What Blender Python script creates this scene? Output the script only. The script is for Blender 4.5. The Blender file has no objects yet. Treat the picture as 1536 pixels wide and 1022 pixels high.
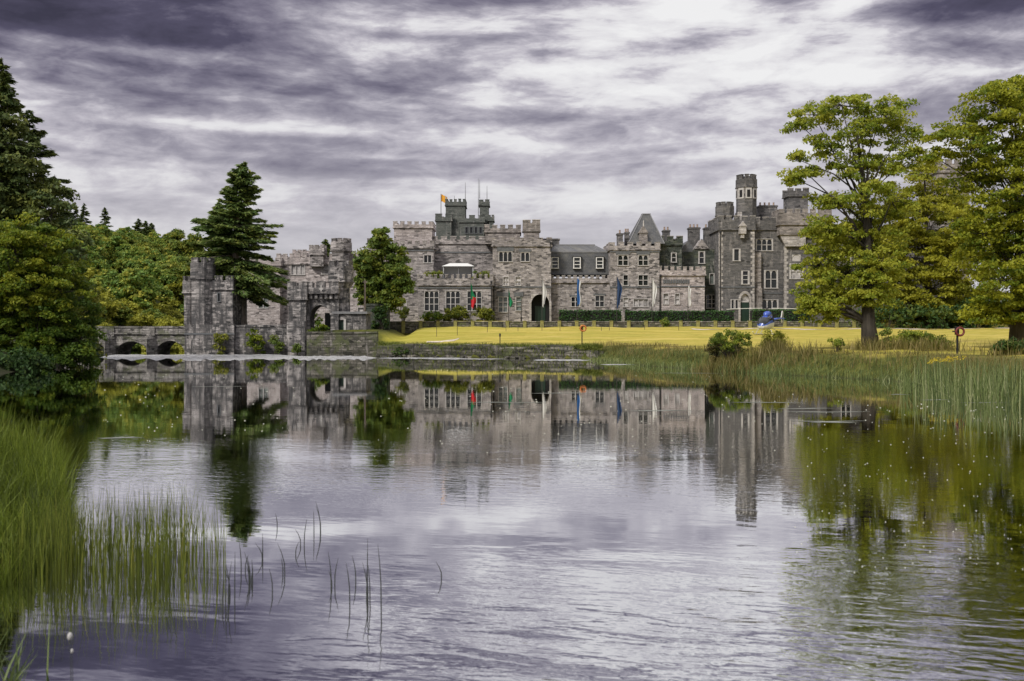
import bpy, math, random
import numpy as np
from mathutils import Vector, noise as mnoise
R = math.radians
C = bpy.context.scene.collection
SC = bpy.context.scene
random.seed(7)

# ------------------------------------------------------------------ camera
CAMH = 3.0            # metres above the water
FPX = 1500.0          # focal length in photo pixels (photo 1536 wide)
HOR = 494.0           # horizon row of the photo
cam = bpy.data.cameras.new('camera')
cam.sensor_width = 36.0
cam.lens = 36.0 * FPX / 1536.0
cam.shift_y = (HOR - 511.0) / 1536.0
cam.clip_start = 0.1
cam.clip_end = 9000
cam.dof.use_dof = True
cam.dof.focus_distance = 110.0
cam.dof.aperture_fstop = 2.4
camo = bpy.data.objects.new('camera', cam)
C.objects.link(camo)
camo.location = (0, 0, CAMH)
camo.rotation_euler = (R(90), 0, 0)
SC.camera = camo

# ------------------------------------------------------------------ exposure
SC.view_settings.view_transform = 'Standard'
SC.view_settings.look = 'None'
SC.view_settings.gamma = 1
SC.view_settings.exposure = 1.4
SC.render.engine = 'CYCLES'
SC.cycles.use_denoising = True
SC.cycles.max_bounces = 10
SC.cycles.diffuse_bounces = 5
SC.cycles.glossy_bounces = 3
SC.cycles.transmission_bounces = 6
SC.cycles.caustics_reflective = False
SC.cycles.caustics_refractive = False

# ------------------------------------------------------------------ sun
SUN_EL, SUN_DIR = R(42), Vector((-0.62, -0.78, 0)).normalized()
sun = bpy.data.lights.new('sun', 'SUN')
sun.energy = 1.3
sun.angle = R(12)
sun.color = (1.0, 0.955, 0.88)
suno = bpy.data.objects.new('sun', sun)
C.objects.link(suno)
sv = Vector((SUN_DIR.x * math.cos(SUN_EL), SUN_DIR.y * math.cos(SUN_EL), math.sin(SUN_EL)))
suno.rotation_euler = (-sv).to_track_quat('-Z', 'Y').to_euler()


class NT:
    """small helper for node trees"""
    def __init__(s, tree):
        s.t = tree
        s.t.nodes.clear()

    def n(s, kind, props=None, **ins):
        nd = s.t.nodes.new(kind)
        for k, v in (props or {}).items():
            setattr(nd, k, v)
        for k, v in ins.items():
            key = int(k[1:]) if k[0] == 'i' and k[1:].isdigit() else k.replace('_', ' ')
            s.put(nd.inputs[key], v)
        return nd

    def put(s, sock, v):
        if isinstance(v, bpy.types.NodeSocket):
            s.t.links.new(v, sock)
        elif isinstance(v, bpy.types.Node):
            s.t.links.new(v.outputs[0], sock)
        else:
            sock.default_value = v

    def m(s, op, a, b=0.0, c=0.0, clamp=False):
        nd = s.n('ShaderNodeMath', {'operation': op, 'use_clamp': clamp})
        s.put(nd.inputs[0], a)
        s.put(nd.inputs[1], b)
        s.put(nd.inputs[2], c)
        return nd.outputs[0]

    def mix(s, f, a, b, mode='MIX'):
        nd = s.n('ShaderNodeMix', {'data_type': 'RGBA', 'blend_type': mode})
        s.put(nd.inputs[0], f)
        s.put(nd.inputs[6], a)
        s.put(nd.inputs[7], b)
        return nd.outputs[2]

    def ramp(s, f, stops, interp='LINEAR'):
        nd = s.n('ShaderNodeValToRGB')
        cr = nd.color_ramp
        cr.interpolation = interp
        while len(cr.elements) < len(stops):
            cr.elements.new(0.5)
        for e, (p, c) in zip(cr.elements, stops):
            e.position = p
            e.color = (c[0], c[1], c[2], 1) if hasattr(c, '__len__') else (c, c, c, 1)
        s.put(nd.inputs[0], f)
        return nd.outputs[0]

    def noise(s, vec, scale, detail=4, rough=.55, dist=0.0):
        nd = s.n('ShaderNodeTexNoise', Scale=scale, Detail=detail, Roughness=rough, Distortion=dist)
        s.put(nd.inputs['Vector'], vec)
        return nd.outputs[0]

    def maprange(s, v, a, b, c=0.0, d=1.0, smooth=True):
        nd = s.n('ShaderNodeMapRange', {'interpolation_type': 'SMOOTHSTEP' if smooth else 'LINEAR'})
        s.put(nd.inputs[0], v)
        for i, x in enumerate((a, b, c, d)):
            s.put(nd.inputs[i + 1], x)
        return nd.outputs[0]

    def scalev(s, vec, sc):
        nd = s.n('ShaderNodeVectorMath', {'operation': 'MULTIPLY'})
        s.put(nd.inputs[0], vec)
        nd.inputs[1].default_value = sc
        return nd.outputs[0]


# ------------------------------------------------------------------ sky
world = bpy.data.worlds.new('World')
SC.world = world
world.use_nodes = True


def build_sky():
    w = NT(world.node_tree)
    sky = w.n('ShaderNodeTexSky', {'sky_type': 'NISHITA', 'sun_disc': False})
    sky.sun_elevation = SUN_EL
    sky.sun_rotation = math.atan2(SUN_DIR.x, SUN_DIR.y) % (2 * math.pi)
    tc = w.n('ShaderNodeTexCoord')
    sp = w.n('ShaderNodeSeparateXYZ', Vector=tc.outputs['Generated'])
    x, y, z = sp.outputs
    zc = w.m('ADD', w.m('MAXIMUM', z, 0.0), 0.10)
    u = w.m('DIVIDE', x, zc)
    v = w.m('DIVIDE', y, zc)
    p = w.n('ShaderNodeCombineXYZ', X=u, Y=v, Z=0.0).outputs[0]
    hyp = w.m('SQRT', w.m('ADD', w.m('MULTIPLY', x, x), w.m('MULTIPLY', y, y)))
    el = w.m('DIVIDE', z, w.m('MAXIMUM', hyp, 0.02))
    az = w.m('DIVIDE', x, w.m('MAXIMUM', y, 0.05))

    def blob(ca, ce, ra, re):
        a = w.m('DIVIDE', w.m('SUBTRACT', az, ca), ra)
        e = w.m('DIVIDE', w.m('SUBTRACT', el, ce), re)
        d = w.m('ADD', w.m('MULTIPLY', a, a), w.m('MULTIPLY', e, e))
        return w.m('POWER', 2.718, w.m('MULTIPLY', d, -1.0))

    elc = w.m('MINIMUM', el, 1.2)
    azc = w.m('MAXIMUM', w.m('MINIMUM', az, 6.0), -6.0)

    def field(ka, ke, off, detail, rough, dist, tilt=0.0):
        q = w.n('ShaderNodeCombineXYZ', X=w.m('MULTIPLY', azc, ka), Y=w.m('MULTIPLY', w.m('ADD', elc, w.m('MULTIPLY', azc, tilt)), ke), Z=off).outputs[0]
        return w.noise(q, 1.0, detail, rough, dist)

    b1 = field(2.4, 20.0, 3.1, 7, .50, .3, .02)      # long stratus bands
    b2 = field(15.0, 46.0, 7.7, 10, .60, .25, -.05)   # broken texture inside them
    b3 = field(4.2, 17.0, 4.6, 12, .60, .3, .06)     # bigger billows, stronger high up
    hi = w.maprange(el, .16, .26, 0, 1)
    d = w.m('ADD', w.m('MULTIPLY', w.m('SUBTRACT', b1, .5), w.m('SUBTRACT', .80, w.m('MULTIPLY', hi, .40))), .497)
    d = w.m('ADD', d, w.m('MULTIPLY', w.m('SUBTRACT', b2, .5), .50))
    d = w.m('ADD', d, w.m('MULTIPLY', w.m('SUBTRACT', b3, .5), w.m('ADD', .12, w.m('MULTIPLY', hi, .90))))
    for (s, a, e, ra, re) in ((.34, -.50, .305, .30, .055), (.10, -.38, .23, .24, .06), (-.20, .10, .28, .27, .05), (.20, -.05, .350, .7, .020), (-.09, -.12, .31, .10, .03),
                              (.24, .41, .30, .09, .022), (.18, .27, .318, .045, .012), (.15, .13, .275, .09, .010), (.13, -.05, .293, .11, .007), (-.18, .36, .325, .06, .03), (-.14, .47, .335, .06, .02),
                              (-.08, .24, .245, .22, .022), (-.03, .0, .13, .7, .035), (-.20, -.46, .26, .06, .009), (-.15, -.33, .26, .10, .009), (-.12, -.27, .195, .14, .006), (-.10, -.1, .225, .25, .008), (.10, 0.1, .50, .9, .07)):
        d = w.m('ADD', d, w.m('MULTIPLY', blob(a, e, ra, re), s))
    d = w.m('ADD', w.m('MULTIPLY', w.m('SUBTRACT', d, .50), w.maprange(el, .02, .24, .60, 1.0)), .50)
    lit = [(.30, (.86, .855, .86)), (.40, (.74, .725, .75)), (.465, (.53, .505, .56)), (.55, (.33, .312, .372)),
           (.66, (.19, .175, .235)), (.80, (.085, .076, .122)), (1.0, (.045, .04, .065))]
    col = w.ramp(d, lit)
    hz = w.maprange(el, 0.02, 0.19, 0.72, 0.0)
    col = w.mix(hz, col, (.62, .61, .63, 1))
    # the thin deck lets a little of the blue sky light through
    skyd = w.mix(1.0, sky.outputs[0], (0.04, 0.04, 0.04, 1), 'MULTIPLY')
    col = w.mix(0.06, col, skyd)
    # overhead, out of view, the deck is brightened to add fill light
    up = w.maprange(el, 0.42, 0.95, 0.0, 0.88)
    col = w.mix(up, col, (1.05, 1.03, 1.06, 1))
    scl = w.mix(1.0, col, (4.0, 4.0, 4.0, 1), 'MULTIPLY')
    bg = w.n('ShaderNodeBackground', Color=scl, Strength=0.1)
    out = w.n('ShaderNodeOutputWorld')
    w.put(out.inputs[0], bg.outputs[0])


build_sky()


# ================================================================== helpers
def W(px, py, Y):
    """the place at distance Y that the photo shows at px, py"""
    return Vector(((px - 768) * Y / FPX, Y, CAMH - (py - HOR) * Y / FPX))


def meta(o, label=None, cat=None, group=None, kind=None):
    if label: o['label'] = label
    if cat: o['category'] = cat
    if group: o['group'] = group
    if kind: o['kind'] = kind
    return o


def empty(name, loc, label, cat, group=None, rz=0.0):
    o = bpy.data.objects.new(name, None)
    o.empty_display_size = 0.3
    C.objects.link(o)
    o.location = loc
    o.rotation_euler = (0, 0, rz)
    return meta(o, label, cat, group)


def org(parent):
    """world place of a part's parent (nothing here is rotated while it is built)"""
    v = Vector((0, 0, 0))
    while parent is not None:
        v += parent.location
        parent = parent.parent
    return v


class MB:
    def __init__(s):
        s.v, s.f, s.mi = [], [], []

    def face(s, pts, m=0):
        b = len(s.v)
        s.v += [tuple(p) for p in pts]
        s.f.append(tuple(range(b, b + len(pts))))
        s.mi.append(m)

    def box(s, x0, x1, y0, y1, z0, z1, m=0):
        b = len(s.v)
        s.v += [(x, y, z) for z in (z0, z1) for (x, y) in ((x0, y0), (x1, y0), (x1, y1), (x0, y1))]
        for q in ((3, 2, 1, 0), (4, 5, 6, 7), (0, 1, 5, 4), (1, 2, 6, 5), (2, 3, 7, 6), (3, 0, 4, 7)):
            s.f.append(tuple(b + i for i in q))
            s.mi.append(m)

    def obox(s, c, ux, uy, hx, hy, z0, z1, m=0):
        """box turned in plan: ux, uy unit vectors in the ground plane"""
        b = len(s.v)
        for z in (z0, z1):
            for (i, j) in ((-1, -1), (1, -1), (1, 1), (-1, 1)):
                s.v.append((c[0] + ux[0] * hx * i + uy[0] * hy * j, c[1] + ux[1] * hx * i + uy[1] * hy * j, z))
        for q in ((3, 2, 1, 0), (4, 5, 6, 7), (0, 1, 5, 4), (1, 2, 6, 5), (2, 3, 7, 6), (3, 0, 4, 7)):
            s.f.append(tuple(b + i for i in q))
            s.mi.append(m)

    def prism_xz(s, poly, y0, y1, m=0):
        """polygon in X,Z (counter-clockwise seen from the camera) pulled from y0 back to y1"""
        n = len(poly)
        b = len(s.v)
        s.v += [(p[0], y0, p[1]) for p in poly] + [(p[0], y1, p[1]) for p in poly]
        s.f.append(tuple(range(b, b + n)))
        s.mi.append(m)
        s.f.append(tuple(range(b + 2 * n - 1, b + n - 1, -1)))
        s.mi.append(m)
        for i in range(n):
            j = (i + 1) % n
            s.f.append((b + i, b + n + i, b + n + j, b + j))
            s.mi.append(m)

    def ring(s, c, r0, r1, z0, z1, n=16, rot=0.0, m=0, cap0=True, cap1=True):
        b = len(s.v)
        for (r, z) in ((r0, z0), (r1, z1)):
            for i in range(n):
                a = rot + 2 * math.pi * i / n
                s.v.append((c[0] + r * math.cos(a), c[1] + r * math.sin(a), z))
        for i in range(n):
            j = (i + 1) % n
            s.f.append((b + i, b + j, b + n + j, b + n + i))
            s.mi.append(m)
        if cap0:
            s.f.append(tuple(range(b + n - 1, b - 1, -1)))
            s.mi.append(m)
        if cap1:
            s.f.append(tuple(range(b + n, b + 2 * n)))
            s.mi.append(m)

    def tube(s, pts, radii, n=6, m=0):
        pts = [Vector(p) for p in pts]
        b0 = len(s.v)
        k = len(pts)
        for i, p in enumerate(pts):
            t = (pts[min(i + 1, k - 1)] - pts[max(i - 1, 0)])
            if t.length < 1e-6: t = Vector((0, 0, 1))
            t.normalize()
            a = Vector((1, 0, 0)) if abs(t.x) < .8 else Vector((0, 1, 0))
            u = t.cross(a).normalized()
            w = t.cross(u)
            r = radii[i] if hasattr(radii, '__len__') else radii
            for j in range(n):
                an = 2 * math.pi * j / n
                s.v.append(tuple(p + (u * math.cos(an) + w * math.sin(an)) * r))
        for i in range(k - 1):
            for j in range(n):
                j2 = (j + 1) % n
                s.f.append((b0 + i * n + j, b0 + i * n + j2, b0 + (i + 1) * n + j2, b0 + (i + 1) * n + j))
                s.mi.append(m)
        s.f.append(tuple(b0 + j for j in range(n - 1, -1, -1)))
        s.mi.append(m)
        s.f.append(tuple(b0 + (k - 1) * n + j for j in range(n)))
        s.mi.append(m)

    def build(s, name, mats, parent=None, at=None, smooth=False):
        o3 = org(parent) if parent is not None else (Vector(at) if at is not None else Vector((0, 0, 0)))
        me = bpy.data.meshes.new(name)
        me.from_pydata([(x - o3.x, y - o3.y, z - o3.z) for (x, y, z) in s.v], [], s.f)
        if not isinstance(mats, (list, tuple)): mats = [mats]
        for mt in mats: me.materials.append(mt)
        me.polygons.foreach_set('material_index', s.mi)
        if smooth: me.polygons.foreach_set('use_smooth', [True] * len(s.f))
        me.update()
        o = bpy.data.objects.new(name, me)
        C.objects.link(o)
        if parent is not None:
            o.parent = parent
        else:
            o.location = o3
        return o


def np_quads(name, V, nq, tint, mat, parent=None, at=None):
    """V (4*nq,3) world places, tint per quad -> one mesh object"""
    o3 = org(parent) if parent is not None else (Vector(at) if at is not None else Vector((0, 0, 0)))
    V = (V - np.array(o3)).astype(np.float32)
    me = bpy.data.meshes.new(name)
    me.vertices.add(4 * nq)
    me.vertices.foreach_set('co', V.ravel())
    me.loops.add(4 * nq)
    me.loops.foreach_set('vertex_index', np.arange(4 * nq, dtype=np.int32))
    me.polygons.add(nq)
    me.polygons.foreach_set('loop_start', np.arange(0, 4 * nq, 4, dtype=np.int32))
    me.update(calc_edges=True)
    at_ = me.attributes.new('tint', 'FLOAT', 'POINT')
    at_.data.foreach_set('value', np.repeat(tint, 4).astype(np.float32))
    me.materials.append(mat)
    o = bpy.data.objects.new(name, me)
    C.objects.link(o)
    if parent is not None:
        o.parent = parent
    else:
        o.location = o3
    return o


# ================================================================== materials
def new_mat(name):
    m = bpy.data.materials.new(name)
    m.use_nodes = True
    return m, NT(m.node_tree)


def finish(t, shader):
    o = t.n('ShaderNodeOutputMaterial')
    t.put(o.inputs[0], shader)


def plain(name, col, rough=.6, metal=0.0, spec=.4, noise_amt=.0, nscale=3.0):
    m, t = new_mat(name)
    c = (col[0], col[1], col[2], 1)
    if noise_amt:
        tc = t.n('ShaderNodeTexCoord')
        nz = t.noise(tc.outputs['Object'], nscale, 5)
        f = t.maprange(nz, .3, .7, 1 - noise_amt, 1 + noise_amt, False)
        g = t.n('ShaderNodeCombineXYZ', X=f, Y=f, Z=f).outputs[0]
        c = t.mix(1.0, c, g, 'MULTIPLY')
    b = t.n('ShaderNodeBsdfPrincipled', Base_Color=c, Roughness=rough, Metallic=metal)
    b.inputs['Specular IOR Level'].default_value = spec
    finish(t, b.outputs[0])
    return m


def stone(name, cols, sw=.62, sh=.26, mortar=(.30, .28, .26), stain=.5, streak=.5, lichen=0.0, dark_sp=.35, seed=0.0, msize=.018, drip=.50, palev=.35):
    """random rubble masonry: courses of uneven stones in several tones, with stains and dark runs"""
    m, t = new_mat(name)
    tc = t.n('ShaderNodeTexCoord')
    P = tc.outputs['Object']
    s3 = t.n('ShaderNodeSeparateXYZ', Vector=P)
    u = t.m('ADD', s3.outputs[0], t.m('MULTIPLY', s3.outputs[1], .83))
    q = t.n('ShaderNodeCombineXYZ', X=u, Y=s3.outputs[2], Z=seed).outputs[0]
    wob = t.n('ShaderNodeTexNoise', Scale=1.1, Detail=3.0)
    t.put(wob.inputs['Vector'], q)
    qq = t.n('ShaderNodeVectorMath', {'operation': 'MULTIPLY_ADD'})
    t.put(qq.inputs[0], wob.outputs['Color'])
    qq.inputs[1].default_value = (.30, .13, 0)
    t.put(qq.inputs[2], q)
    br = t.n('ShaderNodeTexBrick', {'offset': .5, 'squash': 1.4, 'squash_frequency': 3})
    t.put(br.inputs['Vector'], qq.outputs[0])
    br.inputs['Color1'].default_value = (0, 0, 0, 1)
    br.inputs['Color2'].default_value = (1, 1, 1, 1)
    br.inputs['Mortar'].default_value = (.5, .5, .5, 1)
    br.inputs['Scale'].default_value = 1.0
    br.inputs['Mortar Size'].default_value = msize
    br.inputs['Mortar Smooth'].default_value = .3
    br.inputs['Brick Width'].default_value = sw
    br.inputs['Row Height'].default_value = sh
    # second, larger random tone so that single stones stand out in groups
    vor = t.n('ShaderNodeTexVoronoi', {'feature': 'F1'}, Scale=1.0)
    t.put(vor.inputs['Vector'], t.scalev(qq.outputs[0], (1.7, 4.3, 1)))
    vs = t.n('ShaderNodeSeparateColor', Color=vor.outputs['Color'])
    rnd = t.m('ADD', t.m('MULTIPLY', br.outputs['Color'], .6), t.m('MULTIPLY', vs.outputs[0], .4))
    k = len(cols)
    base = t.ramp(rnd, [(.12 + .76 * i / (k - 1), c) for i, c in enumerate(cols)])
    # here and there a very dark or very pale stone
    base = t.mix(t.m('GREATER_THAN', vs.outputs[1], 1 - .12 * dark_sp * 2), base, tuple(c * .5 for c in cols[0]) + (1,))
    base = t.mix(t.m('GREATER_THAN', vs.outputs[2], .90), base, tuple(min(.75, c * 1.12) for c in cols[-1]) + (1,))
    base = t.mix(t.m('MULTIPLY', br.outputs['Fac'], .75), base, mortar + (1,))
    # weather: broad stains, vertical runs, fine grain
    big = t.noise(q, .16, 5, .6)
    base = t.mix(t.maprange(big, .46, .66, 0, stain), base, tuple(c * .48 for c in cols[1]) + (1,))
    run = t.noise(t.scalev(q, (1.8, .16, 1)), 1.0, 6, .7)
    base = t.mix(t.maprange(run, drip, drip + .17, 0, streak), base, (.065, .064, .066, 1))
    pale = t.noise(t.scalev(q, (1.3, .22, 1)), 1.3, 6, .7)
    base = t.mix(t.maprange(pale, .55, .68, 0, palev), base, (.5, .46, .44, 1))
    if lichen:
        li = t.noise(q, .8, 6, .7)
        base = t.mix(t.maprange(li, .5, .62, 0, lichen), base, (.10, .115, .05, 1))
    fine = t.noise(q, 9.0, 3, .6)
    gz = t.maprange(fine, .3, .7, .72, 1.25, False)
    base = t.mix(1.0, base, t.n('ShaderNodeCombineXYZ', X=gz, Y=gz, Z=gz).outputs[0], 'MULTIPLY')
    bmp = t.n('ShaderNodeBump', Strength=.8, Distance=.06)
    hh = t.m('ADD', t.m('MULTIPLY', br.outputs['Fac'], -1.0), t.m('ADD', t.m('MULTIPLY', fine, .7), t.m('MULTIPLY', vs.outputs[0], .6)))
    t.put(bmp.inputs['Height'], hh)
    b = t.n('ShaderNodeBsdfPrincipled', Base_Color=base, Roughness=.9, Normal=bmp.outputs[0])
    b.inputs['Specular IOR Level'].default_value = .2
    finish(t, b.outputs[0])
    return m


M = {}
M['pink_stone'] = stone('pink_grey_rubble', [(.15, .139, .138), (.245, .224, .219), (.325, .296, .289), (.41, .375, .366)], stain=.30, streak=.30, dark_sp=.6)
M['pale_stone'] = stone('pale_rubble', [(.25, .22, .215), (.34, .30, .29), (.43, .375, .36), (.50, .45, .44)], stain=.25, streak=.25, seed=3.0)
M['brown_stone'] = stone('brown_rubble', [(.135, .12, .112), (.20, .18, .168), (.265, .235, .22), (.325, .29, .27)], stain=.35, streak=.35, seed=5.0)
M['dark_stone'] = stone('dark_limestone', [(.082, .08, .081), (.112, .109, .109), (.14, .135, .134), (.175, .166, .162)], mortar=(.12, .115, .11), stain=.35, streak=.3, dark_sp=.15, seed=9.0, sw=.5, sh=.2)
M['green_stone'] = stone('mossy_dark_limestone', [(.035, .042, .036), (.05, .06, .05), (.07, .08, .068), (.10, .105, .09)], mortar=(.06, .065, .06), stain=.4, streak=.4, dark_sp=.15, seed=11.0, lichen=.3)
M['keep_stone'] = stone('distant_dark_limestone', [(.085, .095, .088), (.105, .115, .105), (.125, .132, .12), (.14, .145, .132)], mortar=(.11, .115, .105), stain=.2, streak=.15, dark_sp=.05, seed=13.0)
M['gate_stone'] = stone('black_stained_limestone', [(.07, .07, .072), (.14, .132, .13), (.24, .222, .215), (.36, .335, .325)], mortar=(.2, .19, .185), stain=.55, streak=.92, seed=17.0, sw=.55, sh=.24, drip=.45, palev=.75)
M['bridge_stone'] = stone('mossy_bridge_limestone', [(.09, .088, .082), (.16, .15, .14), (.24, .225, .21), (.33, .31, .29)], mortar=(.13, .125, .115), stain=.6, streak=.8, lichen=.55, seed=19.0)
M['bank_stone'] = stone('overgrown_bank_rubble', [(.05, .05, .042), (.09, .085, .07), (.15, .14, .12), (.24, .22, .19)], mortar=(.05, .052, .035), stain=.6, streak=.6, lichen=.8, seed=23.0, sw=.7, sh=.32, msize=.04)
M['quoin'] = stone('pale_dressed_stone', [(.30, .28, .265), (.36, .335, .315), (.42, .39, .37), (.47, .44, .42)], sw=.9, sh=.4, stain=.25, streak=.3, dark_sp=.1, seed=29.0)
M['frame'] = plain('pale_window_stone', (.42, .40, .385), .8, noise_amt=.2)
M['sashwhite'] = plain('white_sash_paint', (.70, .69, .67), .5, noise_amt=.08)
M['hood'] = plain('slate_grey_hood', (.10, .105, .11), .7, noise_amt=.25)
M['door'] = plain('dark_green_door', (.012, .03, .02), .45, noise_amt=.2)
M['dark'] = plain('dark_interior', (.012, .012, .013), .9)
M['lead'] = plain('lead_grey', (.17, .17, .175), .55, noise_amt=.2)
M['iron'] = plain('black_iron', (.015, .015, .016), .45, noise_amt=.1)
M['pole'] = plain('dark_flagpole', (.045, .042, .04), .45)
M['white'] = plain('white_cloth', (.60, .60, .59), .8, noise_amt=.06)
M['terracotta'] = plain('terracotta_pot', (.30, .22, .17), .8, noise_amt=.2)


def slate_mat(name, a, b):
    m, t = new_mat(name)
    tc = t.n('ShaderNodeTexCoord')
    s3 = t.n('ShaderNodeSeparateXYZ', Vector=tc.outputs['Object'])
    u = t.m('ADD', s3.outputs[0], s3.outputs[1])
    q = t.n('ShaderNodeCombineXYZ', X=u, Y=s3.outputs[2], Z=0.0).outputs[0]
    br = t.n('ShaderNodeTexBrick', {'offset': .5})
    t.put(br.inputs['Vector'], q)
    br.inputs['Color1'].default_value = a + (1,)
    br.inputs['Color2'].default_value = b + (1,)
    br.inputs['Mortar'].default_value = tuple(c * .4 for c in a) + (1,)
    br.inputs['Scale'].default_value = 1.0
    br.inputs['Brick Width'].default_value = .34
    br.inputs['Row Height'].default_value = .24
    br.inputs['Mortar Size'].default_value = .015
    nz = t.noise(q, .6, 6, .65)
    c = t.mix(t.maprange(nz, .45, .68, 0, .5), br.outputs['Color'], (.16, .15, .125, 1))
    run = t.noise(t.scalev(q, (2.0, .12, 1)), 1.0, 4)
    c = t.mix(t.maprange(run, .5, .7, 0, .4), c, (.035, .037, .038, 1))
    bs = t.n('ShaderNodeBsdfPrincipled', Base_Color=c, Roughness=.55)
    finish(t, bs.outputs[0])
    return m


M['slate'] = slate_mat('grey_slate', (.085, .088, .095), (.125, .125, .13))
M['slate_dark'] = slate_mat('dark_slate', (.055, .058, .062), (.085, .086, .09))


def pane_mat(name, col, rough=.08):
    m, t = new_mat(name)
    tc = t.n('ShaderNodeTexCoord')
    nz = t.noise(tc.outputs['Object'], 1.3, 2)
    f = t.maprange(nz, .35, .65, .5, 1.4, False)
    c = t.mix(1.0, col + (1,), t.n('ShaderNodeCombineXYZ', X=f, Y=f, Z=f).outputs[0], 'MULTIPLY')
    b = t.n('ShaderNodeBsdfPrincipled', Base_Color=c, Roughness=rough)
    finish(t, b.outputs[0])
    return m


M['glass'] = pane_mat('dark_window_glass', (.014, .017, .016))
M['glass_pale'] = pane_mat('window_glass_with_blind', (.40, .38, .37), .25)
M['glass_mid'] = pane_mat('greenish_window_glass', (.13, .15, .14), .12)


def leaf_mat(name, cols, transl=.3, spec=.25):
    m, t = new_mat(name)
    a = t.n('ShaderNodeAttribute', {'attribute_name': 'tint'})
    k = len(cols)
    c = t.ramp(a.outputs['Fac'], [(i / (k - 1), q) for i, q in enumerate(cols)])
    b = t.n('ShaderNodeBsdfPrincipled', Base_Color=c, Roughness=.55)
    b.inputs['Specular IOR Level'].default_value = spec
    tr = t.n('ShaderNodeBsdfTranslucent', Color=c)
    mx = t.n('ShaderNodeMixShader')
    mx.inputs[0].default_value = transl
    t.put(mx.inputs[1], b.outputs[0])
    t.put(mx.inputs[2], tr.outputs[0])
    finish(t, mx.outputs[0])
    return m


def bark_mat(name, a, b):
    m, t = new_mat(name)
    tc = t.n('ShaderNodeTexCoord')
    nz = t.noise(t.scalev(tc.outputs['Object'], (5, 5, .8)), 1.0, 6, .65)
    c = t.ramp(nz, [(.3, a), (.7, b)])
    bm = t.n('ShaderNodeBump', Strength=.7, Distance=.05, Height=nz)
    bs = t.n('ShaderNodeBsdfPrincipled', Base_Color=c, Roughness=.9, Normal=bm.outputs[0])
    finish(t, bs.outputs[0])
    return m


M['leaf_olive'] = leaf_mat('olive_leaves', [(0.069, 0.126, 0.017), (0.138, 0.202, 0.023), (0.234, 0.265, 0.023), (0.361, 0.368, 0.031)], 0.50)
M['leaf_oak'] = leaf_mat('oak_leaves', [(0.087, 0.127, 0.025), (0.184, 0.252, 0.035), (0.317, 0.359, 0.039), (0.420, 0.420, 0.051)], 0.50)
M['leaf_yellow'] = leaf_mat('yellowing_leaves', [(0.080, 0.094, 0.012), (0.187, 0.210, 0.020), (0.326, 0.312, 0.030), (0.420, 0.420, 0.046)], 0.50)
M['leaf_dark'] = leaf_mat('dark_leaves', [(0.031, 0.065, 0.020), (0.051, 0.101, 0.027), (0.079, 0.120, 0.023), (0.123, 0.150, 0.021)], 0.35)
M['leaf_green'] = leaf_mat('green_leaves', [(0.077, 0.126, 0.028), (0.142, 0.203, 0.036), (0.194, 0.231, 0.036), (0.328, 0.297, 0.043)], 0.40)
M['leaf_wood'] = leaf_mat('woodland_leaves', [(0.096, 0.187, 0.043), (0.153, 0.252, 0.052), (0.220, 0.291, 0.051), (0.407, 0.377, 0.055)], 0.40)
M['leaf_wood_yellow'] = leaf_mat('yellow_woodland_leaves', [(0.073, 0.099, 0.016), (0.173, 0.196, 0.026), (0.318, 0.314, 0.042), (0.420, 0.420, 0.060)], 0.40)
M['needle'] = leaf_mat('conifer_needles', [(0.082, 0.146, 0.048), (0.134, 0.204, 0.062), (0.187, 0.236, 0.056), (0.286, 0.293, 0.064)], 0.35)
M['needle_dark'] = leaf_mat('dark_conifer_needles', [(0.055, 0.093, 0.031), (0.089, 0.126, 0.039), (0.115, 0.144, 0.036), (0.168, 0.184, 0.038)], 0.20)
M['hedge'] = leaf_mat('clipped_hedge_leaves', [(0.028, 0.082, 0.020), (0.042, 0.109, 0.027), (0.051, 0.113, 0.028), (0.068, 0.126, 0.030)], 0.20)
M['bark'] = bark_mat('oak_bark', (.018, .015, .011), (.075, .062, .048))
M['bark_red'] = bark_mat('reddish_conifer_bark', (.12, .098, .085), (.34, .285, .25))
M['reed'] = leaf_mat('reed_blades', [(.045, .058, .014), (.11, .14, .024), (.19, .225, .034), (.31, .29, .06)], .35)
M['reed_grass'] = leaf_mat('bank_grass_blades', [(0.040, 0.055, 0.010), (0.097, 0.133, 0.018), (0.176, 0.233, 0.028), (0.299, 0.329, 0.050)], .35)
M['reed_pale'] = leaf_mat('pale_reed_blades', [(.05, .075, .025), (.12, .165, .05), (.23, .28, .10), (.44, .45, .24)], .35)
M['rough_grass'] = leaf_mat('rough_dry_grass', [(.09, .085, .02), (.17, .15, .04), (.25, .20, .08), (.32, .25, .12)], .3)
M['stem_dark'] = leaf_mat('dark_reed_stems', [(.010, .014, .012), (.018, .026, .02), (.03, .04, .026), (.05, .06, .03)], .1)

# ================================================================== terrain
WATER = [(-7.4, 3), (-7.0, 8.5), (-6.2, 10.6), (-6.0, 13), (-6.9, 15), (-8.3, 18), (-11.5, 21), (-16, 23.5), (-24, 28), (-36, 36), (-41, 46), (-37, 60), (-34, 66),
         (-37.5, 80), (-43, 98), (-50, 112), (-52.5, 119), (-52.8, 126), (-58, 150), (-66, 190), (-58, 192), (-47, 152), (-41, 128), (-39.5, 123.2),
         (-34, 123.2), (-27, 123), (-25, 123), (-17.5, 121), (-15.6, 118), (-14.6, 112), (-12, 109), (-4.6, 106), (2, 103), (7.2, 100),
         (8.0, 95.7), (10.6, 83), (13.9, 73.8), (18.3, 64.5), (22.0, 58.5), (21.5, 50), (21, 44), (27, 40), (30, 25), (20, 5), (8, 3)]
WP = np.array(WATER, float)


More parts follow.
